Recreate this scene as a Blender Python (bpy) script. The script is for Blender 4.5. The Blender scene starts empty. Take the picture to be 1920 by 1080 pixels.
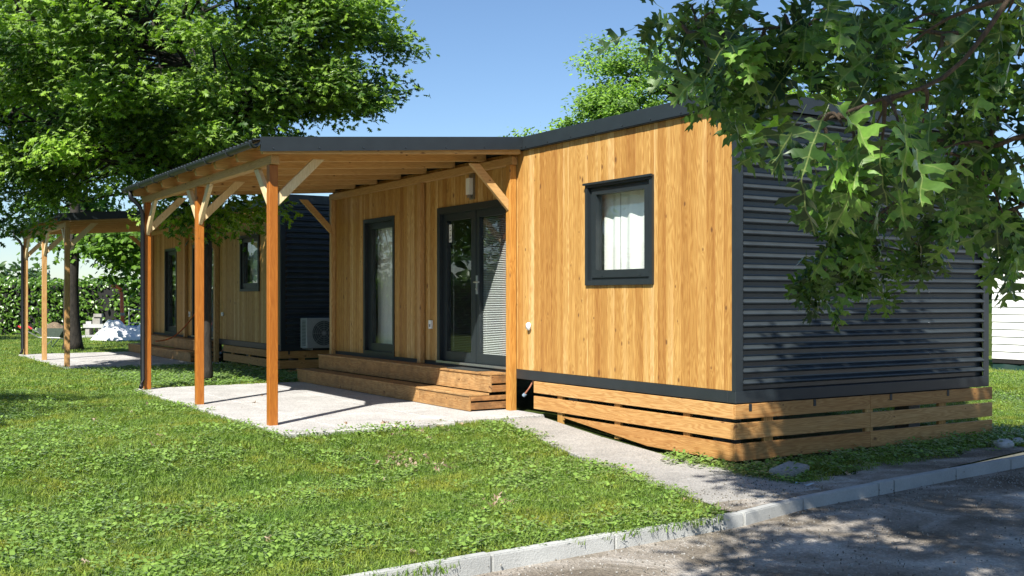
import bpy, bmesh, math, random
import numpy as np
from mathutils import Vector, Matrix

SC = bpy.context.scene
COL = SC.collection
R = math.radians

# ------------------------------------------------------------------ camera
CAM_Z = 1.4
F = 2036.0
cam_data = bpy.data.cameras.new("camera")
cam = bpy.data.objects.new("camera", cam_data)
COL.objects.link(cam)
cam.location = (0, 0, CAM_Z)
YAW = math.atan2(0.532, 0.847)
cam.rotation_euler = (R(90), 0, -YAW)
cam_data.sensor_width = 36.0
cam_data.lens = F / 1920 * 36.0
cam_data.shift_y = 20.0 / 1920
cam_data.clip_start = 0.05
cam_data.clip_end = 3000
SC.camera = cam
FW = np.array([math.sin(YAW), math.cos(YAW)])
RT = np.array([math.cos(YAW), -math.sin(YAW)])

# ------------------------------------------------------------------ light
SUN_EL = 45.0
TRAVEL = Vector((0.773 * math.cos(R(SUN_EL)), 0.634 * math.cos(R(SUN_EL)), -math.sin(R(SUN_EL)))).normalized()
world = bpy.data.worlds.new("World")
SC.world = world
world.use_nodes = True
wn = world.node_tree
sky = wn.nodes.new("ShaderNodeTexSky")
sky.sky_type = 'NISHITA'
sky.sun_disc = False
sky.sun_elevation = R(SUN_EL)
sky.sun_rotation = math.atan2(-0.773, -0.634)
sky.altitude = 100
sky.air_density = 1.0
sky.dust_density = 0.25
sky.ozone_density = 5.5
wn.links.new(sky.outputs[0], wn.nodes["Background"].inputs[0])
wn.nodes["Background"].inputs[1].default_value = 0.072
sd = bpy.data.lights.new("sun", 'SUN')
sd.energy = 5.0
sd.angle = R(0.5)
sd.color = (1.0, 0.95, 0.87)
so = bpy.data.objects.new("sun", sd)
so.rotation_euler = TRAVEL.to_track_quat('-Z', 'Y').to_euler()
so.location = (-20, -20, 30)
COL.objects.link(so)
SC.view_settings.view_transform = 'Standard'
SC.view_settings.look = 'None'
SC.view_settings.gamma = 1
SC.view_settings.use_curve_mapping = False
SC.view_settings.exposure = 0.98
SC.render.engine = 'CYCLES'
try:
    SC.cycles.max_bounces = 8
    SC.cycles.transparent_max_bounces = 16
    SC.cycles.use_denoising = True
except Exception:
    pass

# ------------------------------------------------------------------ helpers
def P(px, py, d):
    """a point seen at (px, py) of the photograph, d metres in front of the lens"""
    lat = (px - 960) / F * d
    xy = FW * d + RT * lat
    return Vector((xy[0], xy[1], CAM_Z + (560 - py) / F * d))

def cam_depth(x, y):
    return FW[0] * x + FW[1] * y, RT[0] * x + RT[1] * y

def tag(o, label=None, cat=None, group=None, kind=None):
    if label: o["label"] = label
    if cat: o["category"] = cat
    if group: o["group"] = group
    if kind: o["kind"] = kind
    return o

def empty(name, loc, label=None, cat=None, group=None, kind=None):
    o = bpy.data.objects.new(name, None)
    o.empty_display_size = 0.2
    o.location = loc
    COL.objects.link(o)
    return tag(o, label, cat, group, kind)

def wloc(o):
    v = Vector(o.location)
    while o.parent:
        o = o.parent
        v += Vector(o.location)
    return v

def put(name, me, pos, parent=None, rot=None):
    """link a mesh at world position pos (all parents are unrotated)"""
    o = bpy.data.objects.new(name, me)
    p = Vector(pos)
    if parent is not None:
        o.parent = parent
        p = p - wloc(parent)
    o.location = p
    if rot is not None:
        o.rotation_euler = rot
    COL.objects.link(o)
    return o

_cache = {}
def box_mesh(sx, sy, sz, mat, bev=0.0):
    key = (round(sx, 4), round(sy, 4), round(sz, 4), mat.name, bev)
    if key in _cache: return _cache[key]
    bm = bmesh.new()
    bmesh.ops.create_cube(bm, size=1)
    for v in bm.verts:
        v.co = Vector((v.co.x * sx, v.co.y * sy, v.co.z * sz))
    if bev:
        bmesh.ops.bevel(bm, geom=bm.edges[:], offset=bev, segments=1, affect='EDGES')
    me = bpy.data.meshes.new("box")
    bm.to_mesh(me); bm.free()
    me.materials.append(mat)
    _cache[key] = me
    return me

def box(name, x0, x1, y0, y1, z0, z1, mat, parent=None, bev=0.0):
    me = box_mesh(x1 - x0, y1 - y0, z1 - z0, mat, bev)
    return put(name, me, ((x0 + x1) / 2, (y0 + y1) / 2, (z0 + z1) / 2), parent)

def mesh_from(verts, faces, mats, smooth=False, name="mesh"):
    me = bpy.data.meshes.new(name)
    me.from_pydata([tuple(v) for v in verts], [], faces)
    for m in (mats if isinstance(mats, (list, tuple)) else [mats]):
        me.materials.append(m)
    if smooth:
        me.shade_smooth()
    me.update()
    return me

class MB:
    """collects pieces of ONE mesh, coordinates in world space"""
    def __init__(s): s.v = []; s.f = []
    def box(s, x0, x1, y0, y1, z0, z1):
        b = len(s.v)
        s.v += [(x0,y0,z0),(x1,y0,z0),(x1,y1,z0),(x0,y1,z0),(x0,y0,z1),(x1,y0,z1),(x1,y1,z1),(x0,y1,z1)]
        s.f += [tuple(b+i for i in q) for q in ((0,3,2,1),(4,5,6,7),(0,1,5,4),(1,2,6,5),(2,3,7,6),(3,0,4,7))]
        return s
    def tube(s, pts, rad, n=8, cap=True):
        pts = [Vector(p) for p in pts]
        if not hasattr(rad, '__len__'): rad = [rad] * len(pts)
        b = len(s.v)
        up = Vector((0.13, 0.21, 0.97))
        for i, p in enumerate(pts):
            t = (pts[min(i+1, len(pts)-1)] - pts[max(i-1, 0)])
            if t.length < 1e-9: t = Vector((0,0,1))
            t.normalize()
            ref = up if abs(t.dot(up)) < 0.93 else Vector((1, 0, 0.1)).normalized()
            a = t.cross(ref).normalized(); c = t.cross(a)
            for k in range(n):
                an = 2*math.pi*k/n
                s.v.append(tuple(p + (a*math.cos(an) + c*math.sin(an)) * rad[i]))
        for i in range(len(pts)-1):
            for k in range(n):
                k2 = (k+1) % n
                s.f.append((b+i*n+k, b+i*n+k2, b+(i+1)*n+k2, b+(i+1)*n+k))
        if cap:
            s.f.append(tuple(b+k for k in range(n-1, -1, -1)))
            s.f.append(tuple(b+(len(pts)-1)*n+k for k in range(n)))
        return s
    def prism(s, poly, off):
        """poly: planar 3D points, off: extrusion vector"""
        b = len(s.v); n = len(poly); off = Vector(off)
        s.v += [tuple(Vector(p)) for p in poly] + [tuple(Vector(p)+off) for p in poly]
        s.f.append(tuple(b+i for i in range(n-1, -1, -1)))
        s.f.append(tuple(b+n+i for i in range(n)))
        for i in range(n):
            j = (i+1) % n
            s.f.append((b+i, b+j, b+n+j, b+n+i))
        return s
    def build(s, name, mat, parent=None, origin=None, smooth=False, fix=True):
        o = Vector(origin) if origin is not None else Vector(s.v[0])
        vs = [tuple(Vector(v) - o) for v in s.v]
        me = mesh_from(vs, s.f, mat, smooth, name)
        if fix:
            bm = bmesh.new(); bm.from_mesh(me)
            bmesh.ops.recalc_face_normals(bm, faces=bm.faces[:])
            bm.to_mesh(me); bm.free()
        return put(name, me, o, parent)

# ------------------------------------------------------------------ materials
def nodes_of(name):
    m = bpy.data.materials.new(name)
    m.use_nodes = True
    nt = m.node_tree
    bsdf = nt.nodes["Principled BSDF"]
    return m, nt, bsdf

def N(nt, typ, **kw):
    n = nt.nodes.new(typ)
    for k, v in kw.items():
        if k.startswith("i_"):
            key = k[2:]
            n.inputs[int(key) if key.isdigit() else key].default_value = v
        else:
            setattr(n, k, v)
    return n

def ramp(nt, stops, interp='LINEAR'):
    n = nt.nodes.new("ShaderNodeValToRGB")
    cr = n.color_ramp
    cr.interpolation = interp
    while len(cr.elements) < len(stops): cr.elements.new(0.5)
    for e, (p, c) in zip(cr.elements, stops):
        e.position = p
        e.color = tuple(c) + ((1,) if len(c) == 3 else ())
    return n

def mathn(nt, op, a, b=None, clamp=False):
    n = nt.nodes.new("ShaderNodeMath"); n.operation = op; n.use_clamp = clamp
    for i, v in enumerate((a, b)):
        if v is None: continue
        if isinstance(v, (int, float)): n.inputs[i].default_value = v
        else: nt.links.new(v, n.inputs[i])
    return n.outputs[0]

def mixc(nt, fac, a, b, blend='MIX'):
    n = nt.nodes.new("ShaderNodeMix"); n.data_type = 'RGBA'; n.blend_type = blend
    if isinstance(fac, (int, float)): n.inputs[0].default_value = fac
    else: nt.links.new(fac, n.inputs[0])
    for sock, v in ((n.inputs[6], a), (n.inputs[7], b)):
        if isinstance(v, (tuple, list)): sock.default_value = tuple(v) + ((1,) if len(v) == 3 else ())
        else: nt.links.new(v, sock)
    return n.outputs[2]

def schlick(nt, f0):
    lw = N(nt, "ShaderNodeLayerWeight", i_Blend=0.5)
    p5 = mathn(nt, 'POWER', lw.outputs["Facing"], 5.0)
    return mathn(nt, 'ADD', mathn(nt, 'MULTIPLY', p5, 1 - f0), f0, True)

def plain(name, col, rough=0.6, metal=0.0, noise=0.15, nscale=20.0, bump=0.0, spec=0.5):
    m, nt, b = nodes_of(name)
    tc = N(nt, "ShaderNodeTexCoord")
    nz = N(nt, "ShaderNodeTexNoise", i_Scale=nscale, i_Detail=5.0)
    nt.links.new(tc.outputs["Object"], nz.inputs["Vector"])
    lo = tuple(c * (1 - noise) for c in col); hi = tuple(min(1, c * (1 + noise)) for c in col)
    rp = ramp(nt, [(0.3, lo), (0.7, hi)])
    nt.links.new(nz.outputs[0], rp.inputs[0])
    nt.links.new(rp.outputs[0], b.inputs["Base Color"])
    b.inputs["Roughness"].default_value = rough
    b.inputs["Metallic"].default_value = metal
    b.inputs["Specular IOR Level"].default_value = spec
    if bump:
        bp = N(nt, "ShaderNodeBump", i_Strength=bump, i_Distance=0.01)
        nt.links.new(nz.outputs[0], bp.inputs["Height"])
        nt.links.new(bp.outputs[0], b.inputs["Normal"])
    return m

def wood(name, tones, axis='Z', knot=1.0, rough=0.55, stain=None, ringc=0.55, dirt=0.0):
    """sawn softwood: per-board tone, stretched grain, cathedral rings, knots"""
    m, nt, b = nodes_of(name)
    L = nt.links.new
    tc = N(nt, "ShaderNodeTexCoord")
    oi = N(nt, "ShaderNodeObjectInfo")
    cx = N(nt, "ShaderNodeCombineXYZ")
    L(mathn(nt, 'MULTIPLY', oi.outputs["Random"], 37.1), cx.inputs[0])
    L(mathn(nt, 'MULTIPLY', oi.outputs["Random"], 91.7), cx.inputs[1])
    L(mathn(nt, 'MULTIPLY', oi.outputs["Random"], 63.3), cx.inputs[2])
    add = N(nt, "ShaderNodeVectorMath", operation='ADD')
    L(tc.outputs["Object"], add.inputs[0]); L(cx.outputs[0], add.inputs[1])
    ax = "XYZ".index(axis)
    def scaled(cross, along):
        s = [cross]*3; s[ax] = along
        n = N(nt, "ShaderNodeVectorMath", operation='MULTIPLY')
        L(add.outputs[0], n.inputs[0]); n.inputs[1].default_value = s
        return n.outputs[0]
    fine = N(nt, "ShaderNodeTexNoise", i_Scale=1.0, i_Detail=4.0, i_Roughness=0.65)
    L(scaled(230, 6), fine.inputs["Vector"])
    med = N(nt, "ShaderNodeTexNoise", i_Scale=1.0, i_Detail=2.0)
    L(scaled(9, 0.9), med.inputs["Vector"])
    # knots bend the rings
    vo = N(nt, "ShaderNodeTexVoronoi", i_Scale=1.0, i_Randomness=1.0, voronoi_dimensions='2D')
    sp_ = N(nt, "ShaderNodeSeparateXYZ"); L(add.outputs[0], sp_.inputs[0])
    oth = [i for i in range(3) if i != ax]
    cb_ = N(nt, "ShaderNodeCombineXYZ")
    L(mathn(nt, 'MULTIPLY', mathn(nt, 'ADD', sp_.outputs[oth[0]], sp_.outputs[oth[1]]), 4.6), cb_.inputs[0])
    L(mathn(nt, 'MULTIPLY', sp_.outputs[ax], 2.6), cb_.inputs[1])
    L(cb_.outputs[0], vo.inputs["Vector"])
    sc_ = N(nt, "ShaderNodeSeparateColor"); L(vo.outputs["Color"], sc_.inputs[0])
    kd = mathn(nt, 'ADD', vo.outputs["Distance"], mathn(nt, 'MULTIPLY', mathn(nt, 'GREATER_THAN', sc_.outputs[0], 0.38), 0.5))
    kd = mathn(nt, 'MULTIPLY', kd, mathn(nt, 'ADD', mathn(nt, 'MULTIPLY', sc_.outputs[1], 1.6), 0.6))
    bend = mathn(nt, 'DIVIDE', 0.035, mathn(nt, 'ADD', kd, 0.05))
    rings = mathn(nt, 'SINE', mathn(nt, 'MULTIPLY', mathn(nt, 'ADD', med.outputs[0], mathn(nt, 'MULTIPLY', bend, 0.35)), 95.0))
    rings = mathn(nt, 'MULTIPLY', mathn(nt, 'ADD', rings, 1.0), 0.5)
    rp = ramp(nt, [(i / max(1, len(tones)-1), t) for i, t in enumerate(tones)])
    rnd2 = mathn(nt, 'FRACT', mathn(nt, 'MULTIPLY', oi.outputs["Random"], 57.31))
    broad = N(nt, "ShaderNodeTexNoise", i_Scale=1.0, i_Detail=2.0)
    L(scaled(14, 0.5), broad.inputs["Vector"])
    tone_f = mathn(nt, 'ADD', mathn(nt, 'MULTIPLY', rnd2, 0.65), mathn(nt, 'MULTIPLY', mathn(nt, 'SUBTRACT', broad.outputs[0], 0.32), 0.9), True)
    L(tone_f, rp.inputs[0])
    base = rp.outputs[0]
    dark = mixc(nt, 1.0, base, (0.62, 0.46, 0.30), 'MULTIPLY')
    col = mixc(nt, mathn(nt, 'MULTIPLY', rings, ringc), base, dark)
    fr = ramp(nt, [(0.32, (0.72, 0.66, 0.58)), (0.62, (1.08, 1.06, 1.03))])
    L(fine.outputs[0], fr.inputs[0])
    col = mixc(nt, 0.75, col, fr.outputs[0], 'MULTIPLY')
    kr = ramp(nt, [(0.035, (1, 1, 1)), (0.06, (0.4, 0.4, 0.4)), (0.09, (0, 0, 0))])
    L(kd, kr.inputs[0])
    col = mixc(nt, mathn(nt, 'MULTIPLY', kr.outputs[0], 0.85*knot), col, (0.11, 0.045, 0.018))
    if dirt:
        dn = N(nt, "ShaderNodeTexNoise", i_Scale=5.0, i_Detail=6.0, i_Roughness=0.7)
        L(add.outputs[0], dn.inputs["Vector"])
        dr = ramp(nt, [(0.42, (0, 0, 0)), (0.62, (1, 1, 1))])
        L(dn.outputs[0], dr.inputs[0])
        col = mixc(nt, mathn(nt, 'MULTIPLY', dr.outputs[0], dirt), col, (0.06, 0.035, 0.018))
    L(col, b.inputs["Base Color"])
    b.inputs["Roughness"].default_value = rough
    b.inputs["Specular IOR Level"].default_value = 0.35
    bp = N(nt, "ShaderNodeBump", i_Strength=0.25, i_Distance=0.004)
    L(mathn(nt, 'ADD', fine.outputs[0], mathn(nt, 'MULTIPLY', rings, 0.3)), bp.inputs["Height"])
    L(bp.outputs[0], b.inputs["Normal"])
    return m

def leafmat(name, c_lo, c_hi, trans=0.35, gloss=0.12, rough=0.35, attr=True, veins=False, brown=0.0, patch=False):
    m = bpy.data.materials.new(name); m.use_nodes = True
    nt = m.node_tree; L = nt.links.new
    for n in list(nt.nodes): nt.nodes.remove(n)
    out = N(nt, "ShaderNodeOutputMaterial")
    if attr:
        at = N(nt, "ShaderNodeAttribute", attribute_name="tone"); t = at.outputs["Fac"]
    else:
        oi = N(nt, "ShaderNodeObjectInfo"); t = oi.outputs["Random"]
    stops = [(0.0, c_lo), (1.0, c_hi)]
    if brown:
        stops = [(0.0, c_lo), (1.0 - brown, c_hi), (1.0 - brown*0.6, (0.22, 0.13, 0.05))]
    rp = ramp(nt, stops); L(t, rp.inputs[0])
    col = rp.outputs[0]
    if veins:
        uv = N(nt, "ShaderNodeUVMap"); sp = N(nt, "ShaderNodeSeparateXYZ"); L(uv.outputs[0], sp.inputs[0])
        u = mathn(nt, 'ABSOLUTE', mathn(nt, 'SUBTRACT', sp.outputs[0], 0.5))
        v = sp.outputs[1]
        mid = mathn(nt, 'LESS_THAN', u, 0.012)
        fr = mathn(nt, 'FRACT', mathn(nt, 'MULTIPLY', mathn(nt, 'SUBTRACT', v, mathn(nt, 'MULTIPLY', u, 0.75)), 5.0))
        lat = mathn(nt, 'LESS_THAN', mathn(nt, 'ABSOLUTE', mathn(nt, 'SUBTRACT', fr, 0.5)), 0.05)
        vv = mathn(nt, 'MAXIMUM', mid, mathn(nt, 'MULTIPLY', lat, 0.7))
        pale = mixc(nt, 0.55, col, (0.30, 0.36, 0.12))
        col = mixc(nt, mathn(nt, 'MULTIPLY', vv, 0.8), col, pale)
        tcn = N(nt, "ShaderNodeTexNoise", i_Scale=14.0, i_Detail=4.0)
        L(uv.outputs[0], tcn.inputs["Vector"])
        rr = ramp(nt, [(0.3, (0.75, 0.75, 0.75)), (0.7, (1.15, 1.15, 1.1))]); L(tcn.outputs[0], rr.inputs[0])
        col = mixc(nt, 1.0, col, rr.outputs[0], 'MULTIPLY')
    if patch:
        ge = N(nt, "ShaderNodeNewGeometry"); pn = N(nt, "ShaderNodeTexNoise", i_Scale=1.5, i_Detail=5.0, i_Roughness=0.65)
        L(ge.outputs["Position"], pn.inputs["Vector"])
        pr = ramp(nt, [(0.32, (0.70, 0.88, 0.85)), (0.50, (1, 1, 1)), (0.66, (1.45, 1.08, 0.95))]); L(pn.outputs[0], pr.inputs[0])
        col = mixc(nt, 1.0, col, pr.outputs[0], 'MULTIPLY')
    di = N(nt, "ShaderNodeBsdfDiffuse"); L(col, di.inputs[0])
    tr = N(nt, "ShaderNodeBsdfTranslucent")
    tcol = mixc(nt, 1.0, col, (1.25, 1.5, 0.5), 'MULTIPLY'); L(tcol, tr.inputs[0])
    gl = N(nt, "ShaderNodeBsdfGlossy"); gl.inputs["Roughness"].default_value = rough
    gl.inputs[0].default_value = (0.9, 0.95, 0.9, 1)
    m1 = N(nt, "ShaderNodeMixShader"); m1.inputs[0].default_value = trans
    L(di.outputs[0], m1.inputs[1]); L(tr.outputs[0], m1.inputs[2])
    m2 = N(nt, "ShaderNodeMixShader")
    L(mathn(nt, 'MULTIPLY', schlick(nt, gloss * 0.25), 0.8), m2.inputs[0])
    L(m1.outputs[0], m2.inputs[1]); L(gl.outputs[0], m2.inputs[2])
    L(m2.outputs[0], out.inputs[0])
    return m

def bark(name, c0, c1, sc=6.0):
    m, nt, b = nodes_of(name); L = nt.links.new
    tc = N(nt, "ShaderNodeTexCoord")
    mp = N(nt, "ShaderNodeVectorMath", operation='MULTIPLY'); mp.inputs[1].default_value = (sc*3, sc*3, sc)
    L(tc.outputs["Object"], mp.inputs[0])
    nz = N(nt, "ShaderNodeTexNoise", i_Scale=1.0, i_Detail=8.0, i_Roughness=0.7); L(mp.outputs[0], nz.inputs["Vector"])
    rp = ramp(nt, [(0.35, c0), (0.68, c1)]); L(nz.outputs[0], rp.inputs[0])
    L(rp.outputs[0], b.inputs["Base Color"]); b.inputs["Roughness"].default_value = 0.9
    bp = N(nt, "ShaderNodeBump", i_Strength=0.8, i_Distance=0.02); L(nz.outputs[0], bp.inputs["Height"]); L(bp.outputs[0], b.inputs["Normal"])
    return m

def concrete(name, lo, hi, speck=0.5, scale=1.0, bump=0.5, rough=0.9):
    m, nt, b = nodes_of(name); L = nt.links.new
    tc = N(nt, "ShaderNodeTexCoord"); geo = N(nt, "ShaderNodeNewGeometry")
    pos = geo.outputs["Position"]
    big = N(nt, "ShaderNodeTexNoise", i_Scale=1.7*scale, i_Detail=6.0, i_Roughness=0.65); L(pos, big.inputs["Vector"])
    rp = ramp(nt, [(0.3, lo), (0.7, hi)]); L(big.outputs[0], rp.inputs[0])
    vo = N(nt, "ShaderNodeTexVoronoi", i_Scale=85.0*scale); L(pos, vo.inputs["Vector"])
    sr = ramp(nt, [(0.0, (1.15, 1.13, 1.1)), (0.35, (0.98, 0.97, 0.95)), (1.0, (0.5, 0.5, 0.5))]); L(vo.outputs["Color"], sr.inputs[0])
    fn = N(nt, "ShaderNodeTexNoise", i_Scale=160.0*scale, i_Detail=3.0); L(pos, fn.inputs["Vector"])
    col = mixc(nt, speck, rp.outputs[0], sr.outputs[0], 'MULTIPLY')
    L(col, b.inputs["Base Color"]); b.inputs["Roughness"].default_value = rough
    b.inputs["Specular IOR Level"].default_value = 0.25
    bp = N(nt, "ShaderNodeBump", i_Strength=bump, i_Distance=0.006)
    L(mathn(nt, 'ADD', vo.outputs["Distance"], fn.outputs[0]), bp.inputs["Height"]); L(bp.outputs[0], b.inputs["Normal"])
    return m

def road_material():
    m, nt, b = nodes_of("road_gravel"); L = nt.links.new
    geo = N(nt, "ShaderNodeNewGeometry"); pos = geo.outputs["Position"]
    big = N(nt, "ShaderNodeTexNoise", i_Scale=1.3, i_Detail=7.0, i_Roughness=0.62, i_Distortion=0.6); L(pos, big.inputs["Vector"])
    rp = ramp(nt, [(0.28, (0.10, 0.085, 0.066)), (0.44, (0.20, 0.175, 0.14)), (0.54, (0.32, 0.29, 0.25)), (0.68, (0.52, 0.50, 0.46))])
    L(big.outputs[0], rp.inputs[0])
    vo = N(nt, "ShaderNodeTexVoronoi", i_Scale=55.0); L(pos, vo.inputs["Vector"])
    sr = ramp(nt, [(0.0, (0.55, 0.54, 0.52)), (0.6, (1.0, 0.98, 0.95)), (1.0, (1.5, 1.48, 1.45))]); L(vo.outputs["Color"], sr.inputs[0])
    fn = N(nt, "ShaderNodeTexNoise", i_Scale=110.0, i_Detail=4.0); L(pos, fn.inputs["Vector"])
    col = mixc(nt, 0.55, rp.outputs[0], sr.outputs[0], 'MULTIPLY')
    L(col, b.inputs["Base Color"]); b.inputs["Roughness"].default_value = 0.95
    b.inputs["Specular IOR Level"].default_value = 0.2
    bp = N(nt, "ShaderNodeBump", i_Strength=0.9, i_Distance=0.012)
    h = mathn(nt, 'ADD', vo.outputs["Distance"], mathn(nt, 'ADD', fn.outputs[0], mathn(nt, 'MULTIPLY', big.outputs[0], 2.0)))
    L(h, bp.inputs["Height"]); L(bp.outputs[0], b.inputs["Normal"])
    return m

def lawn_material():
    m, nt, b = nodes_of("lawn_ground"); L = nt.links.new
    geo = N(nt, "ShaderNodeNewGeometry"); pos = geo.outputs["Position"]
    a = N(nt, "ShaderNodeTexNoise", i_Scale=0.8, i_Detail=5.0); L(pos, a.inputs["Vector"])
    f = N(nt, "ShaderNodeTexNoise", i_Scale=30.0, i_Detail=5.0, i_Roughness=0.75); L(pos, f.inputs["Vector"])
    rp = ramp(nt, [(0.3, (0.045, 0.075, 0.014)), (0.55, (0.085, 0.125, 0.026)), (0.75, (0.13, 0.16, 0.045))]); L(a.outputs[0], rp.inputs[0])
    r2 = ramp(nt, [(0.35, (0.35, 0.35, 0.3)), (0.7, (1.3, 1.3, 1.2))]); L(f.outputs[0], r2.inputs[0])
    L(mixc(nt, 0.9, rp.outputs[0], r2.outputs[0], 'MULTIPLY'), b.inputs["Base Color"])
    b.inputs["Roughness"].default_value = 0.95; b.inputs["Specular IOR Level"].default_value = 0.1
    bp = N(nt, "ShaderNodeBump", i_Strength=1.0, i_Distance=0.04); L(f.outputs[0], bp.inputs["Height"]); L(bp.outputs[0], b.inputs["Normal"])
    return m

def glass_material():
    m = bpy.data.materials.new("window_glass"); m.use_nodes = True
    nt = m.node_tree; L = nt.links.new
    for n in list(nt.nodes): nt.nodes.remove(n)
    out = N(nt, "ShaderNodeOutputMaterial")
    tr = N(nt, "ShaderNodeBsdfTransparent"); tr.inputs[0].default_value = (0.95, 0.97, 0.96, 1)
    gl = N(nt, "ShaderNodeBsdfGlossy"); gl.inputs["Roughness"].default_value = 0.0
    tc = N(nt, "ShaderNodeTexCoord")
    nz = N(nt, "ShaderNodeTexNoise", i_Scale=1.6, i_Detail=1.0); L(tc.outputs["Object"], nz.inputs["Vector"])
    bp = N(nt, "ShaderNodeBump", i_Strength=0.02, i_Distance=0.05); L(nz.outputs[0], bp.inputs["Height"])
    L(bp.outputs[0], gl.inputs["Normal"])
    mx = N(nt, "ShaderNodeMixShader"); L(schlick(nt, 0.085), mx.inputs[0]); L(tr.outputs[0], mx.inputs[1]); L(gl.outputs[0], mx.inputs[2])
    L(mx.outputs[0], out.inputs[0])
    return m

LARCH = [(0.35, 0.170, 0.044), (0.45, 0.250, 0.070), (0.53, 0.325, 0.105), (0.68, 0.49, 0.24)]
M = {}
M['larch'] = wood("larch_cladding", LARCH, 'Z')
M['skirtY'] = wood("skirting_larch_y", [(0.42, 0.215, 0.07), (0.52, 0.30, 0.11), (0.58, 0.36, 0.15)], 'Y', rough=0.6)
M['skirtX'] = wood("skirting_larch_x", [(0.42, 0.215, 0.07), (0.52, 0.30, 0.11), (0.58, 0.36, 0.15)], 'X', rough=0.6)
M['stain'] = wood("stained_post", [(0.30, 0.095, 0.014), (0.38, 0.135, 0.020), (0.45, 0.18, 0.032)], 'Z', rough=0.4, ringc=0.4)
M['post'] = wood("pine_post", [(0.50, 0.30, 0.12), (0.60, 0.40, 0.18)], 'Z', rough=0.5)
M['pineX'] = wood("pine_beam_x", [(0.50, 0.31, 0.12), (0.62, 0.42, 0.19)], 'X', ringc=0.3)
M['pineY'] = wood("pine_beam_y", [(0.46, 0.28, 0.11), (0.58, 0.38, 0.17)], 'Y', ringc=0.3)
M['pale'] = wood("pale_brace", [(0.70, 0.56, 0.32), (0.80, 0.68, 0.44)], 'Z', ringc=0.2, knot=0.5)
M['stepY'] = wood("step_board_y", [(0.36, 0.20, 0.075), (0.46, 0.28, 0.115), (0.52, 0.34, 0.16)], 'Y', dirt=0.35, rough=0.7)
M['stepX'] = wood("step_board_x", [(0.34, 0.17, 0.06), (0.43, 0.24, 0.095)], 'X', dirt=0.6, rough=0.7)
M['metal'] = plain("anthracite_metal", (0.017, 0.023, 0.027), rough=0.42, noise=0.1, nscale=6, spec=0.5)
M['sheet'] = plain("anthracite_sheet", (0.036, 0.045, 0.050), rough=0.28, noise=0.2, nscale=3, spec=0.6)
M['frame'] = plain("anthracite_frame", (0.017, 0.023, 0.026), rough=0.38, noise=0.08, nscale=10)
M['pipe'] = plain("dark_pipe", (0.010, 0.012, 0.015), rough=0.5, spec=0.3)
M['wpipe'] = plain("copper_pipe", (0.30, 0.12, 0.07), rough=0.5)
M['cap'] = plain("pale_blue_cap", (0.22, 0.30, 0.38), rough=0.4)
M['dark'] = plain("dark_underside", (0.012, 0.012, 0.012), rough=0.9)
M['inside'] = plain("inside_wall", (0.45, 0.42, 0.36), rough=0.9, noise=0.05)
M['floorin'] = plain("inside_floor", (0.20, 0.13, 0.07), rough=0.6)
M['backing'] = plain("cladding_backing", (0.06, 0.035, 0.015), rough=0.9)
M['curtain'] = plain("curtain_cloth", (0.88, 0.87, 0.83), rough=0.9, noise=0.04, nscale=60)
M['blind'] = plain("blind_slats", (0.72, 0.73, 0.72), rough=0.5, noise=0.03)
M['white'] = plain("white_plastic", (0.80, 0.80, 0.78), rough=0.4, noise=0.03)
M['lampglass'] = plain("lamp_diffuser", (0.75, 0.75, 0.72), rough=0.25, noise=0.02)
M['lampbody'] = plain("lamp_body", (0.26, 0.24, 0.20), rough=0.35, metal=0.6)
M['alu'] = plain("aluminium", (0.62, 0.63, 0.64), rough=0.3, metal=0.9, noise=0.06)
M['screw'] = plain("screw_head", (0.10, 0.11, 0.12), rough=0.25, metal=0.8)
M['acwhite'] = plain("casing_white", (0.30, 0.31, 0.30), rough=0.45, noise=0.05)  # white lowered to grey so the casing carries its shade in the colour
M['acdark'] = plain("fan_dark", (0.06, 0.07, 0.07), rough=0.5)
M['mat'] = plain("rubber_mat", (0.025, 0.03, 0.028), rough=0.9, noise=0.5, nscale=120, bump=0.6)
M['print'] = plain("sticker_print", (0.05, 0.05, 0.06), rough=0.5)
M['slab'] = concrete("washed_concrete", (0.40, 0.395, 0.385), (0.58, 0.575, 0.565), speck=0.95)
M['path'] = concrete("path_concrete", (0.29, 0.285, 0.27), (0.43, 0.42, 0.40), speck=0.85, bump=0.7)
M['kerb'] = concrete("kerb_concrete", (0.34, 0.35, 0.34), (0.48, 0.49, 0.475), speck=0.2, bump=0.3)
M['stone'] = concrete("grey_stone", (0.22, 0.21, 0.19), (0.42, 0.41, 0.38), speck=0.4, bump=0.6)
M['pebdark'] = concrete("brown_stone", (0.10, 0.09, 0.075), (0.2, 0.18, 0.15), speck=0.4, bump=0.4)
M['siding'] = plain("white_siding", (0.80, 0.80, 0.78), rough=0.5, noise=0.03, nscale=3)
M['tarp'] = plain("green_tarp", (0.012, 0.035, 0.026), rough=0.45, noise=0.3, nscale=3)
M['grey'] = plain("grey_roof_edge", (0.22, 0.23, 0.24), rough=0.5)
M['plastic'] = plain("white_sheeting", (0.78, 0.79, 0.80), rough=0.35, noise=0.06)
M['orange'] = plain("orange_pipe", (0.62, 0.13, 0.035), rough=0.4, noise=0.2)
M['barrow'] = plain("barrow_green", (0.10, 0.13, 0.11), rough=0.5)
M['red'] = plain("red_grip", (0.6, 0.03, 0.03), rough=0.5)
M['soil'] = plain("soil_heap", (0.16, 0.12, 0.08), rough=0.95, noise=0.4, bump=0.8)
M['tyre'] = plain("black_rubber", (0.02, 0.02, 0.02), rough=0.8)
M['blue'] = plain("blue_plastic", (0.03, 0.12, 0.5), rough=0.4)
M['glass'] = glass_material()
M['road'] = road_material()
M['lawn'] = lawn_material()
M['bark'] = bark("bark_brown", (0.010, 0.009, 0.007), (0.040, 0.034, 0.026))
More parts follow.
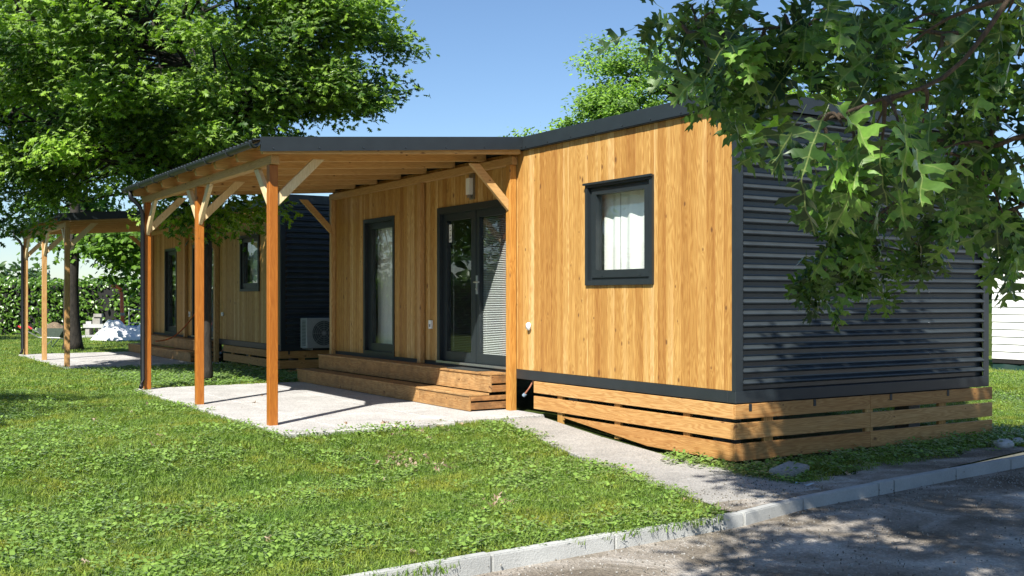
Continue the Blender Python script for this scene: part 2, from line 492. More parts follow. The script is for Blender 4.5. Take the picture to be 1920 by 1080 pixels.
M['twig'] = bark("twig_brown", (0.04, 0.028, 0.016), (0.12, 0.085, 0.05), 20)
M['leafA'] = leafmat("maple_leaves", (0.030, 0.085, 0.008), (0.28, 0.45, 0.045), trans=0.38, gloss=0.08, rough=0.45)
M['leafB'] = leafmat("far_tree_leaves", (0.026, 0.075, 0.010), (0.19, 0.36, 0.035), trans=0.38, gloss=0.08, rough=0.45)
M['leafC'] = leafmat("yellow_green_leaves", (0.05, 0.12, 0.014), (0.26, 0.44, 0.045), trans=0.4, gloss=0.08, rough=0.45)
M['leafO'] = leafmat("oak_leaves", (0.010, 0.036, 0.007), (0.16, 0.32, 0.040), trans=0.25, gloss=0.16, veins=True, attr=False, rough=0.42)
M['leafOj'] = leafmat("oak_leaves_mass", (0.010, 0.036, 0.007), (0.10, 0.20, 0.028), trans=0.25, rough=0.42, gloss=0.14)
M['leafH'] = leafmat("hedge_leaves", (0.030, 0.080, 0.010), (0.15, 0.28, 0.035), trans=0.3, gloss=0.2, rough=0.3)
M['leafF'] = leafmat("treeline_leaves", (0.025, 0.060, 0.016), (0.07, 0.13, 0.03), trans=0.2)
M['grass'] = leafmat("grass_blades", (0.066, 0.125, 0.014), (0.28, 0.39, 0.055), trans=0.35, gloss=0.1, rough=0.5, patch=True)
M['weed'] = leafmat("weed_leaves", (0.052, 0.117, 0.020), (0.28, 0.43, 0.085), trans=0.3, gloss=0.08, rough=0.5)
M['dry'] = leafmat("dry_leaves", (0.20, 0.12, 0.07), (0.62, 0.50, 0.38), trans=0.2)

# ------------------------------------------------------------------ terrain
KX = [-60, -10, 2.68, 4.46, 5.70, 6.575, 7.64, 10.18, 14, 60]
KY = [3.0, 5.15, 5.71, 5.84, 5.92, 6.13, 6.26, 6.52, 6.9, 11.0]
def kerb_y(x): return np.interp(x, KX, KY)
def sstep(a, b, x):
    t = np.clip((x - a) / (b - a), 0, 1)
    return t * t * (3 - 2 * t)
_rs = np.random.RandomState(5)
_wv = [(_rs.uniform(0.3, 1.6), _rs.uniform(0, 6.28), _rs.uniform(0, 6.28)) for _ in range(8)]
def bumps(x, y):
    z = 0
    for k, (f, a, p) in enumerate(_wv):
        z = z + np.sin(f * (x * math.cos(a) + y * math.sin(a)) + p) / 8
    return z
def g(x, y):
    x = np.asarray(x, float); y = np.asarray(y, float)
    base = -0.20 + 0.165 * np.clip((y - 8.7) / 2.2, 0, 1)
    right = -0.13
    w = sstep(7.6, 12.0, x)
    base = base * (1 - w) + np.maximum(base, right) * w
    return base + 0.012 * bumps(x, y)

def grid_axis(pts):
    out = []
    for a, b, s in pts:
        n = max(1, int(round((b - a) / s)))
        out += [a + (b - a) * i / n for i in range(n)]
    out.append(pts[-1][1])
    return out

xs = grid_axis([(-900, -100, 200), (-100, -20, 10), (-20, 24, 0.4), (24, 80, 8), (80, 900, 164)])
offs = grid_axis([(0, 8, 0.2), (8, 30, 0.6), (30, 100, 10), (100, 1400, 130)])
V = []; Fc = []
for x in xs:
    k = float(kerb_y(x))
    for o_ in offs:
        V.append((x, k + 0.03 + o_, float(g(x, k + o_))))
no = len(offs)
for i in range(len(xs) - 1):
    for j in range(no - 1):
        Fc.append((i*no+j, (i+1)*no+j, (i+1)*no+j+1, i*no+j+1))
lawn = put("lawn", mesh_from(V, Fc, M['lawn'], True), (0, 0, 0))
tag(lawn, "mown green lawn sloping from the porches down to the kerb", kind='structure')

# road
ROAD_Z = -0.285
xs = grid_axis([(-400, -20, 95), (-20, 24, 0.25), (24, 400, 94)])
offs = grid_axis([(0, 7, 0.15), (7, 20, 1), (20, 420, 100)])
V = []; Fc = []
for x in xs:
    k = float(kerb_y(x))
    for o_ in offs:
        y = k - 0.03 - o_
        z = ROAD_Z + 0.012 * float(bumps(x*2.2, y*2.2)) - 0.01 * (o_ > 0.5)
        V.append((x, y, z))
no = len(offs)
for i in range(len(xs) - 1):
    for j in range(no - 1):
        Fc.append((i*no+j, i*no+j+1, (i+1)*no+j+1, (i+1)*no+j))
road = put("road", mesh_from(V, Fc, M['road'], True), (0, 0, 0))
tag(road, "compacted gravel road with pale dusty patches", kind='structure')

# kerb: stones of about a metre
rnd = random.Random(11)
kerb = empty("kerb", (2.68, 5.71, -0.3), "line of pale concrete kerb stones between the lawn and the road", kind='structure')
stops = [1.35, 2.35, 3.45, 4.46, 5.48, 5.72, 6.55, 7.62, 7.85, 8.85, 9.85, 10.85, 11.85, 12.85, 13.85]
stops = [-5.65, -4.65, -3.65, -2.65, -1.65, -0.65, 0.35] + stops
for a, b in zip(stops[:-1], stops[1:]):
    ya, yb = float(kerb_y(a)), float(kerb_y(b))
    dx, dy = b - a, yb - ya
    ln = math.hypot(dx, dy); nx, ny = -dy/ln*0.04, dx/ln*0.04
    gp = 0.005
    ax_, ay_ = a + dx/ln*gp, ya + dy/ln*gp
    bx_, by_ = b - dx/ln*gp, yb - dy/ln*gp
    zt = -0.180 + rnd.uniform(-0.006, 0.006); zt2 = zt + rnd.uniform(-0.005, 0.005)
    bm = bmesh.new()
    vs = []
    for (px_, py_, zz) in ((ax_, ay_, zt), (bx_, by_, zt2)):
        for s_, z_ in ((-1, -0.42), (-1, zz), (1, zz), (1, -0.42)):
            vs.append(bm.verts.new((px_ + nx*s_ - a, py_ + ny*s_ - ya, z_)))
    for q in ((0,1,2,3), (7,6,5,4), (0,4,5,1), (1,5,6,2), (2,6,7,3), (3,7,4,0)):
        bm.faces.new([vs[i] for i in q])
    bmesh.ops.recalc_face_normals(bm, faces=bm.faces[:])
    bmesh.ops.bevel(bm, geom=bm.edges[:], offset=0.008, segments=2, affect='EDGES')
    me = bpy.data.meshes.new("kerb_stone"); bm.to_mesh(me); bm.free(); me.materials.append(M['kerb'])
    put("kerb_stone", me, (a, ya, 0), kerb)

# patios (two, one per porch) and the sloping footpath
def slab_piece(parent, quad, th, mat, name="paving_slab", inset=0.007):
    c = Vector((sum(q[0] for q in quad)/4, sum(q[1] for q in quad)/4, 0))
    bm = bmesh.new(); top = []; bot = []
    for (x, y, z) in quad:
        d = Vector((x, y, 0)) - c; d = d * (1 - inset / max(d.length, 0.01) * 1.4)
        top.append(bm.verts.new((d.x, d.y, z))); bot.append(bm.verts.new((d.x, d.y, z - th)))
    bm.faces.new(top); bm.faces.new(bot[::-1])
    for i in range(4):
        j = (i+1) % 4
        bm.faces.new((top[i], bot[i], bot[j], top[j]))
    bmesh.ops.recalc_face_normals(bm, faces=bm.faces[:])
    bmesh.ops.bevel(bm, geom=[e for e in bm.edges if all(v in top for v in e.verts)], offset=0.006, segments=1, affect='EDGES')
    me = bpy.data.meshes.new(name); bm.to_mesh(me); bm.free(); me.materials.append(mat)
    return put(name, me, c, parent)

def patio(dy, label):
    p = empty("patio", (5.6, 14.2 + dy, 0), label, kind='structure')
    yc = [10.75, 12.2, 14.4, 16.6, 17.45]
    for (xa, xb) in ((4.00, 4.68), (4.68, 6.0), (6.0, 7.32)):
        for ya, yb in zip(yc[:-1], yc[1:]):
            z = 0.0
            y0 = ya
            if ya == yc[0]: y0 = ya + (0.0 if xb < 6.5 else 0.15)
            slab_piece(p, [(xa, y0+dy, z), (xb, y0+dy, z), (xb, yb+dy, z), (xa, yb+dy, z)], 0.12, M['slab'])
    return p
patio(0, "pale washed concrete patio under the orange-stained porch")
DY = 12.3
patio(DY, "pale washed concrete patio under the far porch")
fp = empty("footpath", (6.6, 8.9, -0.1), "grey concrete footpath sloping from the patio towards the kerb", kind='structure')
PXL = [(10.74, 6.62, 7.18), (9.55, 6.42, 7.17), (8.35, 6.22, 7.15), (7.25, 5.96, 7.08), (6.30, 5.78, 7.02)]
def path_z(y): return -0.185 + 0.18 * max(0, min(1, (y - 8.75) / 2.0))
for (y1, xa1, xb1), (y0, xa0, xb0) in zip(PXL[:-1], PXL[1:]):
    slab_piece(fp, [(xa0, y0, path_z(y0)), (xb0, y0, path_z(y0)), (xb1, y1, path_z(y1)), (xa1, y1, path_z(y1))], 0.12, M['path'])

# bare gravel bed between kerb and lawn near the cabin corner
V = []; Fc = []
bx = [5.68 + 0.15*i for i in range(34)]
for x in bx:
    wdt = (0.62 + 0.18*math.sin(x*3.1) + 0.1*math.sin(x*7.7)) * min(1, (x-5.5)/0.5, (10.75-x)/0.8)
    for k in range(6):
        y = float(kerb_y(x)) + 0.045 + wdt * k / 5
        V.append((x, y, float(g(x, y)) + 0.010 - 0.02*(k == 5)))
for i in range(len(bx) - 1):
    for k in range(5): Fc.append((i*6+k, (i+1)*6+k, (i+1)*6+k+1, i*6+k+1))
gb = put("gravel_bed", mesh_from(V, Fc, M['road'], True), (0, 0, 0))
tag(gb, "bare gravelly strip behind the kerb at the cabin corner", kind='structure')

# ------------------------------------------------------------------ cabins
CX = 7.3      # plane of the long walls
CY = 7.62     # end wall of the near cabin
LEN = 9.75
WID = 3.90
def ring(mb, x0, x1, y0, y1, z0, z1, l, r, t, b):
    """rectangular frame in the Y-Z plane; l on the low-Y side"""
    mb.box(x0, x1, y0, y0 + l, z0, z1)
    mb.box(x0, x1, y1 - r, y1, z0, z1)
    mb.box(x0, x1, y0 + l, y1 - r, z1 - t, z1)
    mb.box(x0, x1, y0 + l, y1 - r, z0, z0 + b)
    return mb

def curtain_mesh(name, x, y0, y1, z0, z1, mat, parent, amp=0.03, folds=7, seed=0, wavy=0.0):
    n = folds * 12; rr = random.Random(seed)
    ph = [rr.uniform(0, 6.28) for _ in range(4)]
    V = []; Fq = []
    rows = 6
    for j in range(rows + 1):
        v = j / rows
        for i in range(n + 1):
            u = i / n
            y = y0 + (y1 - y0) * u
            a = amp * (0.6 + 0.4 * math.sin(u * 9 + ph[0]))
            xx = x + a * math.sin(u * folds * 6.28 + ph[1] + 0.6 * math.sin(u * 11 + ph[2]) + 0.3 * v)
            zb = z0 + (z1 - z0) * v
            V.append((xx, y, zb))
    for j in range(rows):
        for i in range(n):
            a = j * (n + 1) + i
            Fq.append((a, a + 1, a + n + 2, a + n + 1))
    o = Vector((x, y0, z0))
    me = mesh_from([Vector(v) - o for v in V], Fq, mat, True, name)
    return put(name, me, o, parent)

def cabin(dy, label, wood_label, seedn):
    Y0 = CY + dy; Y1 = Y0 + LEN; X1 = CX + WID
    root = empty("cabin", (CX + WID/2, Y0 + LEN/2, 0), label, "cabin", "wooden cabins with anthracite trim")
    rr = random.Random(seedn)
    ops = [(Y0 + 1.21, Y0 + 2.40, 1.55, 2.70), (Y0 + 4.03, Y0 + 5.98, 0.50, 2.68), (Y0 + 7.37, Y0 + 8.50, 0.50, 2.67)]
    # carcass with real openings
    w = MB()
    xa, xb = CX + 0.024, CX + 0.12
    ycuts = [Y0 + 0.02] + [v for o in ops for v in (o[0] + 0.02, o[1] - 0.02)] + [Y1 - 0.02]
    for i in range(0, len(ycuts), 2):
        w.box(xa, xb, ycuts[i], ycuts[i+1], 0.41, 3.235)
    for (ya, yb, za, zb) in ops:
        if za > 0.6: w.box(xa, xb, ya + 0.02, yb - 0.02, 0.41, za + 0.02)
        w.box(xa, xb, ya + 0.02, yb - 0.02, zb - 0.02, 3.235)
    w.build("wall", M['backing'], root)
    b = MB(); b.box(X1 - 0.1, X1, Y0 + 0.12, Y1 - 0.12, 0.41, 3.235); b.build("back_wall", M['sheet'], root)
    b = MB(); b.box(CX + 0.125, X1 - 0.105, Y0 + 0.122, Y0 + 0.15, 0.46, 3.1); b.box(CX + 0.125, X1 - 0.105, Y1 - 0.15, Y1 - 0.122, 0.46, 3.1)
    b.box(X1 - 0.14, X1 - 0.103, Y0 + 0.152, Y1 - 0.152, 0.46, 3.1); b.box(CX + 0.125, X1 - 0.142, Y0 + 4.2 - 1.0, Y0 + 4.26 - 1.0, 0.46, 3.1)
    b.build("inner_wall", M['inside'], root)
    box("inner_floor", CX + 0.03, X1 - 0.11, Y0 + 0.12, Y1 - 0.12, 0.415, 0.457, M['floorin'], root)
    # planks
    pitch = 0.1235; t = 0.0225
    y = Y0 + 0.042
    while y < Y1 - 0.02:
        ya, yb = y, min(y + pitch - 0.0055, Y1 - 0.002)
        segs = [(0.517, 3.238)]
        for (oa, ob, za, zb) in ops:
            lo, hi = max(ya, oa), min(yb, ob)
            if hi - lo <= 0.003: continue
            if lo <= ya + 1e-6 and hi >= yb - 1e-6:
                segs = ([(0.517, za)] if za > 0.6 else []) + [(zb, 3.238)]
            else:
                # partly covered: notch -> full-height strip beside the opening and short pieces above / below
                if lo > ya + 0.004:
                    box("plank", CX, CX + t, ya, lo, 0.517, 3.238, M['larch'], root, 0.002)
                    box("plank", CX, CX + t, lo + 0.001, yb, zb, 3.238, M['larch'], root, 0.002)
                    if za > 0.6: box("plank", CX, CX + t, lo + 0.001, yb, 0.517, za, M['larch'], root, 0.002)
                else:
                    box("plank", CX, CX + t, hi, yb, 0.517, 3.238, M['larch'], root, 0.002)
                    box("plank", CX, CX + t, ya, hi - 0.001, zb, 3.238, M['larch'], root, 0.002)
                    if za > 0.6: box("plank", CX, CX + t, ya, hi - 0.001, 0.517, za, M['larch'], root, 0.002)
                segs = []
            break
        jx = rr.uniform(-0.0015, 0.0015)
        for (za, zb) in segs:
            box("plank", CX + jx, CX + jx + t, ya, yb, za, zb, M['larch'], root, 0.002)
        y += pitch
    # end walls: corrugated sheet
    def sheet(yw, sgn, name):
        prof = [(0.0, 0.0), (0.038, 0.0), (0.041, 0.006), (0.044, 0.036), (0.049, 0.050), (0.056, 0.058), (0.063, 0.060), (0.071, 0.057), (0.080, 0.046), (0.088, 0.030), (0.095, 0.012), (0.101, 0.002), (0.111, 0.0)]
        zs = []; k = 0
        z = 0.525
        while z < 3.23:
            for (dz, dp) in prof[:-1]:
                if z + dz < 3.236: zs.append((z + dz, dp))
            z += 0.111
        V = []; Fq = []
        xe = [CX + 0.085, X1 - 0.075]
        for xx in xe:
            for (zz, dp) in zs: V.append((xx, yw + sgn * dp, zz))
        n = len(zs)
        for i in range(n - 1): Fq.append((i, n + i, n + i + 1, i + 1) if sgn < 0 else (i, i + 1, n + i + 1, n + i))
        o = Vector((CX, yw, 0.5))
        me = mesh_from([Vector(v) - o for v in V], Fq, M['sheet'], False, name)
        s = put(name, me, o, root)
        # screws on the ribs
        mb = MB()
        for xx in (CX + 1.15, CX + 2.85):
            for kz in range(2, 25, 3):
                zc = 0.525 + 0.111 * kz + 0.055
                mb.tube([(xx, yw + sgn*0.055, zc), (xx, yw + sgn*0.066, zc)], 0.007, 6)
        mb.build("screw_row", M['screw'], s, origin=(CX + 1.15, yw, 1.0))["kind"] = 'stuff'
        return s
    sheet(Y0 + 0.042, -1, "corrugated_sheet")
    sheet(Y1 - 0.042, 1, "corrugated_sheet")
    box("end_panel", CX + 0.03, X1 - 0.02, Y0 + 0.047, Y0 + 0.115, 0.41, 3.235, M['dark'], root)
    box("end_panel", CX + 0.03, X1 - 0.02, Y1 - 0.115, Y1 - 0.047, 0.41, 3.235, M['dark'], root)
    # corner trims
    for (cx_, cy_, sx, sy) in ((CX, Y0, 1, 1), (X1, Y0, -1, 1), (CX, Y1, 1, -1), (X1, Y1, -1, -1)):
        mb = MB()
        x0_, x1_ = sorted((cx_ - sx*0.012, cx_ + sx*0.085)); y0_, y1_ = sorted((cy_ - sy*0.012, cy_ + sy*0.0))
        mb.box(x0_, x1_, y0_, y1_, 0.517, 3.237)
        x0_, x1_ = sorted((cx_ - sx*0.012, cx_ + sx*0.022)); ya_, yb_ = sorted((cy_ + sy*0.0005, cy_ + sy*0.040))
        mb.box(x0_, x1_, ya_, yb_, 0.517, 3.237)
        mb.build("corner_trim", M['metal'], root)
    # base beam
    box("base_beam", CX - 0.012, CX + 0.10, Y0 + 0.1, Y1 - 0.1, 0.40, 0.5145, M['metal'], root, 0.003)
    box("base_beam", CX - 0.012, X1 + 0.012, Y0 - 0.014, Y0 + 0.098, 0.40, 0.515, M['metal'], root, 0.003)
    box("base_beam", CX - 0.012, X1 + 0.012, Y1 - 0.098, Y1 + 0.014, 0.40, 0.515, M['metal'], root, 0.003)
    box("base_beam", X1 - 0.10, X1 + 0.012, Y0 + 0.1, Y1 - 0.1, 0.40, 0.5145, M['metal'], root, 0.003)
    box("underfloor", CX + 0.15, X1 - 0.15, Y0 + 0.12, Y1 - 0.12, 0.37, 0.409, M['dark'], root)
    for yy in (Y0 + 0.6, Y0 + 3.2, Y0 + 5.8, Y0 + 9.0):
        for xx in (CX + 0.45, X1 - 0.6): box("foundation_block", xx, xx + 0.2, yy, yy + 0.2, -0.25, 0.369, M['stone'], root)
    # roof, fascia
    box("roof", CX + 0.0, X1, Y0, Y1, 3.245, 3.375, M['metal'], root)
    F0, F1 = CX - 0.045, X1 + 0.045
    box("fascia", F0, F0 + 0.04, Y0 - 0.043, Y0 + 3.685, 3.248, 3.402, M['metal'], root, 0.003)
    box("fascia", F0, F0 + 0.04, Y0 + 3.69, Y1 + 0.043, 3.248, 3.402, M['metal'], root, 0.003)
    for yy0 in (Y0 - 0.045, Y1 + 0.005):
        f = box("fascia", F0 + 0.0425, F1 - 0.0425, yy0, yy0 + 0.04, 3.248, 3.402, M['metal'], root, 0.003)
    box("fascia", F1 - 0.04, F1, Y0 - 0.043, Y1 + 0.043, 3.248, 3.402, M['metal'], root, 0.003)
    mb = MB()
    mb.box(F0 - 0.008, F0 - 0.001, Y0 - 0.05, Y0 + 3.685, 3.236, 3.254); mb.box(F0 - 0.007, F1 + 0.007, Y0 - 0.052, Y0 - 0.0455, 3.236, 3.254)
    mb.box(F0 - 0.008, CX - 0.002, Y0 - 0.043, Y0 + 3.685, 3.2385, 3.2465)
    mb.build("drip_edge", M['metal'], root)
    mb = MB()
    for k in range(8):
        yy = Y0 + 0.25 + k * 0.48
        mb.tube([(F0 - 0.001, yy, 3.272), (F0 - 0.012, yy, 3.272)], 0.008, 6)
    for k in range(7):
        xx = CX + 0.3 + k * 0.55
        mb.tube([(xx, Y0 - 0.044, 3.272), (xx, Y0 - 0.055, 3.272)], 0.008, 6)
    mb.build("screw_row", M['screw'], root)["kind"] = 'stuff'

    # ---- window in the sunny wall
    ya, yb, za, zb = ops[0]
    mb = MB(); ring(mb, CX - 0.028, CX + 0.10, ya, yb, za, zb, 0.048, 0.048, 0.045, 0.05)
    wd = mb.build("window", M['frame'], root)
    mb = MB(); mb.box(CX - 0.055, CX - 0.0285, ya - 0.012, yb + 0.012, zb - 0.018, zb + 0.006); mb.build("drip_cap", M['frame'], wd)
    mb = MB(); ring(mb, CX + 0.02, CX + 0.09, ya + 0.0485, yb - 0.0485, za + 0.0505, zb - 0.0455, 0.055, 0.055, 0.03, 0.05)
    mb.build("inner_frame", M['frame'], wd)
    mb = MB(); ring(mb, CX + 0.004, CX + 0.085, ya + 0.09, yb - 0.09, za + 0.085, zb - 0.07, 0.075, 0.075, 0.06, 0.085)
    sa = mb.build("sash", M['frame'], wd)
    mb = MB()
    for yy in (ya + 0.22, yb - 0.3): mb.box(CX + 0.0, CX + 0.0035, yy, yy + 0.03, za + 0.10, za + 0.125)
    mb.build("drain_cap", M['frame'], wd)["kind"] = 'stuff'
    mb = MB(); mb.box(CX + 0.050, CX + 0.054, ya + 0.16, yb - 0.16, za + 0.165, zb - 0.125); mb.build("pane", M['glass'], wd)
    curtain_mesh("curtain", CX + 0.20, ya + 0.05, yb - 0.38, za + 0.02, zb - 0.02, M['curtain'], wd, 0.022, 3, seedn)
    curtain_mesh("curtain", CX + 0.20, yb - 0.36, yb + 0.05, za + 0.02, zb - 0.02, M['curtain'], wd, 0.018, 2, seedn + 7)

    # ---- narrow full-height window
    ya, yb, za, zb = ops[2]
    mb = MB(); ring(mb, CX - 0.012, CX + 0.13, ya, yb, za, zb, 0.06, 0.06, 0.06, 0.07)
    wd = mb.build("window", M['frame'], root)
    mb = MB(); ring(mb, CX + 0.05, CX + 0.125, ya + 0.0605, yb - 0.0605, za + 0.0705, zb - 0.0605, 0.10, 0.13, 0.10, 0.12)
    mb.build("sash", M['frame'], wd)
    mb = MB(); mb.box(CX + 0.085, CX + 0.089, ya + 0.15, yb - 0.18, za + 0.18, zb - 0.15); mb.build("pane", M['glass'], wd)
    curtain_mesh("curtain", CX + 0.26, ya + 0.02, yb - 0.02, za + 0.06, zb - 0.02, M['curtain'], wd, 0.035, 9, seedn + 3)

    # ---- double glazed door
    ya, yb, za, zb = ops[1]
    mb = MB(); ring(mb, CX - 0.014, CX + 0.13, ya, yb, za, zb, 0.075, 0.075, 0.09, 0.03)
    dr = mb.build("double_door", M['frame'], root)
    mid = (ya + yb) / 2
    for (a, b_) in ((ya + 0.0755, mid - 0.004), (mid + 0.004, yb - 0.0755)):
        mb = MB(); ring(mb, CX + 0.045, CX + 0.115, a, b_, za + 0.035, zb - 0.0905, 0.105, 0.105, 0.10, 0.13)
        mb.build("door_leaf", M['frame'], dr)
        mb = MB(); mb.box(CX + 0.078, CX + 0.082, a + 0.10, b_ - 0.10, za + 0.16, zb - 0.185); mb.build("pane", M['glass'], dr)
        mb = MB()
        nsl = 78; tl = 0.006 if a < mid - 0.5 else 0.001; zz0, zz1 = za + 0.17, zb - 0.21
        for k in range(nsl):
            zz = zz0 + (zz1 - zz0) * k / (nsl - 1)
            bb = len(mb.v)
            x0_ = CX + 0.098
            mb.v += [(x0_, a + 0.11, zz - tl), (x0_, b_ - 0.11, zz - tl), (x0_ + 0.018, b_ - 0.11, zz + tl), (x0_ + 0.018, a + 0.11, zz + tl)]
            mb.f.append((bb, bb+1, bb+2, bb+3))
        for yy in (a + 0.2, b_ - 0.2): mb.box(x0_ + 0.007, x0_ + 0.009, yy, yy + 0.004, zz0, zz1)
        bl = mb.build("blind", M['blind'], dr, fix=False); bl["kind"] = 'stuff'
        if a < mid - 0.5:
            pass
    mb = MB(); mb.box(CX + 0.038, CX + 0.0445, mid - 0.03, mid + 0.03, za + 0.035, zb - 0.0905); mb.build("cover_strip", M['frame'], dr)
    mb = MB(); mb.box(CX - 0.035, CX - 0.0145, ya + 0.01, yb - 0.01, za + 0.0, za + 0.03); mb.build("threshold", M['alu'], dr)
    hz = za + 1.12; hy = mid - 0.055
    mb = MB(); mb.box(CX + 0.033, CX + 0.0445, hy - 0.022, hy + 0.018, hz - 0.16, hz + 0.09); mb.tube([(CX + 0.044, hy, hz), (CX - 0.005, hy, hz)], 0.011, 8)
    mb.tube([(CX - 0.003, hy + 0.012, hz), (CX - 0.006, hy - 0.06, hz), (CX - 0.003, hy - 0.125, hz)], 0.010, 8); mb.tube([(CX + 0.032, hy, hz - 0.09), (CX + 0.020, hy, hz - 0.09)], 0.011, 8)
    mb.build("handle", M['alu'], dr)
    if dy == 0:
        # energy sticker on the far leaf's glass
        mb = MB(); ys = yb - 0.25; zs_ = zb - 0.24
        mb.box(CX + 0.0745, CX + 0.077, ys - 0.02, ys + 0.055, zs_ - 0.25, zs_)
        st = mb.build("sticker", M['white'], dr)
        mb = MB()
        mb.box(CX + 0.0733, CX + 0.0744, ys + 0.008, ys + 0.026, zs_ - 0.055, zs_ - 0.04); mb.box(CX + 0.0733, CX + 0.0744, ys + 0.0, ys + 0.034, zs_ - 0.09, zs_ - 0.078)
        mb.box(CX + 0.0733, CX + 0.0744, ys - 0.008, ys + 0.042, zs_ - 0.165, zs_ - 0.155); mb.box(CX + 0.0733, CX + 0.0744, ys + 0.012, ys + 0.022, zs_ - 0.155, zs_ - 0.12)
        mb.box(CX + 0.0733, CX + 0.0744, ys - 0.005, ys + 0.008, zs_ - 0.22, zs_ - 0.19); mb.box(CX + 0.0733, CX + 0.0744, ys + 0.02, ys + 0.04, zs_ - 0.225, zs_ - 0.20)
        mb.build("printed_mark", M['print'], dr)

    # ---- wall lamp
    ly, lz = Y0 + 4.98, 2.90
    mb = MB(); mb.box(CX - 0.03, CX - 0.002, ly - 0.055, ly + 0.055, lz - 0.17, lz + 0.17); lamp = mb.build("wall_lamp", M['lampbody'], root)
    mb = MB(); mb.box(CX - 0.085, CX - 0.0305, ly - 0.042, ly + 0.05, lz - 0.11, lz + 0.11); mb.build("lamp_diffuser", M['lampglass'], lamp)
    mb = MB(); mb.tube([(CX - 0.055, ly, lz - 0.111), (CX - 0.055, ly, lz - 0.15)], [0.03, 0.036], 12); mb.build("sensor", M['lampbody'], lamp)
    # sockets
    sy, sz = Y0 + 6.17, 1.03
    mb = MB(); mb.box(CX - 0.03, CX - 0.0015, sy - 0.04, sy + 0.04, sz - 0.06, sz + 0.06); so_ = mb.build("wall_socket", M['white'], root)
    mb = MB(); mb.box(CX - 0.034, CX - 0.0305, sy - 0.02, sy + 0.02, sz - 0.035, sz + 0.005); mb.build("socket_face", M['grey'], so_)
    sy, sz = Y0 + 3.58, 1.06
    bm = bmesh.new(); bmesh.ops.create_cube(bm, size=1)
    for v in bm.verts: v.co = Vector((v.co.x*0.05, v.co.y*0.075, v.co.z*0.095))
    bmesh.ops.bevel(bm, geom=bm.edges[:], offset=0.015, segments=3, affect='EDGES')
    me = bpy.data.meshes.new("plug_cover"); bm.to_mesh(me); bm.free(); me.materials.append(M['white']); me.shade_smooth()
    put("plug_cover", me, (CX - 0.026, sy, sz), root)

    # ---- skirting boards
    rows = [(0.256, 0.394), (0.062, 0.218), (-0.142, 0.022)]
    xs0 = CX - 0.055
    for k, (za, zb) in enumerate(rows):
        if k < 2:
            box("skirting_board", xs0, xs0 + 0.028, Y0 - 0.022, Y0 + 3.42, za, zb, M['skirtY'], root, 0.003)
        else:
            o = (xs0, Y0 + 1.0, 0)
            mb = MB(); mb.prism([(xs0, Y0 - 0.022, za), (xs0, Y0 + 1.25, za), (xs0, Y0 + 2.82, 0.016), (xs0, Y0 + 2.82, zb), (xs0, Y0 - 0.022, zb)], (0.028, 0, 0))
            mb.build("skirting_board", M['skirtY'], root, origin=o)
        x_split = CX + 1.85
        box("skirting_board", xs0, x_split - 0.002, Y0 - 0.052, Y0 - 0.024, za, zb, M['skirtX'], root, 0.003)
        box("skirting_board", x_split + 0.002, X1 + 0.02, Y0 - 0.052, Y0 - 0.024, za, zb, M['skirtX'], root, 0.003)
        box("skirting_board", xs0, xs0 + 0.028, Y0 + 9.0, Y1 + 0.022, za, zb, M['skirtY'], root, 0.003)
    for yy in (0.62, 1.75, 2.85): box("batten", CX - 0.0265, CX + 0.01, Y0 + yy, Y0 + yy + 0.1, -0.13, 0.392, M['larch'], root)
    for xx in (0.35, 1.8, 3.0): box("batten", CX + xx, CX + xx + 0.12, Y0 - 0.0235, Y0 + 0.01, -0.13, 0.392, M['larch'], root)
    # notch clips under the end beam
    for xx in (0.12, 1.0, 2.15, 3.1): box("bracket", CX + xx, CX + xx + 0.035, Y0 - 0.058, Y0 - 0.0525, 0.33, 0.396, M['metal'], root)
    # water pipe beside the porch post
    mb = MB(); mb.tube([(CX + 0.04, Y0 + 3.56, 0.40), (CX + 0.0, Y0 + 3.60, 0.30), (CX - 0.03, Y0 + 3.66, 0.22)], 0.010, 8)
    pp = mb.build("water_pipe", M['wpipe'], root); 
    mb = MB(); mb.tube([(CX - 0.028, Y0 + 3.65, 0.225), (CX - 0.038, Y0 + 3.675, 0.20)], 0.022, 10); mb.build("pipe_cap", M['cap'], pp)
    return root

cabin(0, "nearest larch-clad cabin with its black corrugated end wall and small curtained window", None, 3)
cabin(DY, "farther larch-clad cabin behind the porch, partly shaded by trees", None, 21)

# ------------------------------------------------------------------ porches
def brace_mesh(L, th, axis, sgn, mat):
    key = ("brace", L, th, axis, sgn, mat.name)
    if key in _cache: return _cache[key]
    w = 0.14
    poly = [(0, 0), (L, L), (L - w, L), (0, w)]
    mb = MB()
    if axis == 'X':
        mb.prism([(sgn*h, -th/2, z) for h, z in poly], (0, th, 0))
    else:
        mb.prism([(-th/2, sgn*h, z) for h, z in poly], (th, 0, 0))
    me = mesh_from(mb.v, mb.f, mat)
    bm = bmesh.new(); bm.from_mesh(me); bmesh.ops.recalc_face_normals(bm, faces=bm.faces[:])
    bmesh.ops.bevel(bm, geom=bm.edges[:], offset=0.003, segments=1, affect='EDGES')
    bm.to_mesh(me); bm.free()
    _cache[key] = me
    return me

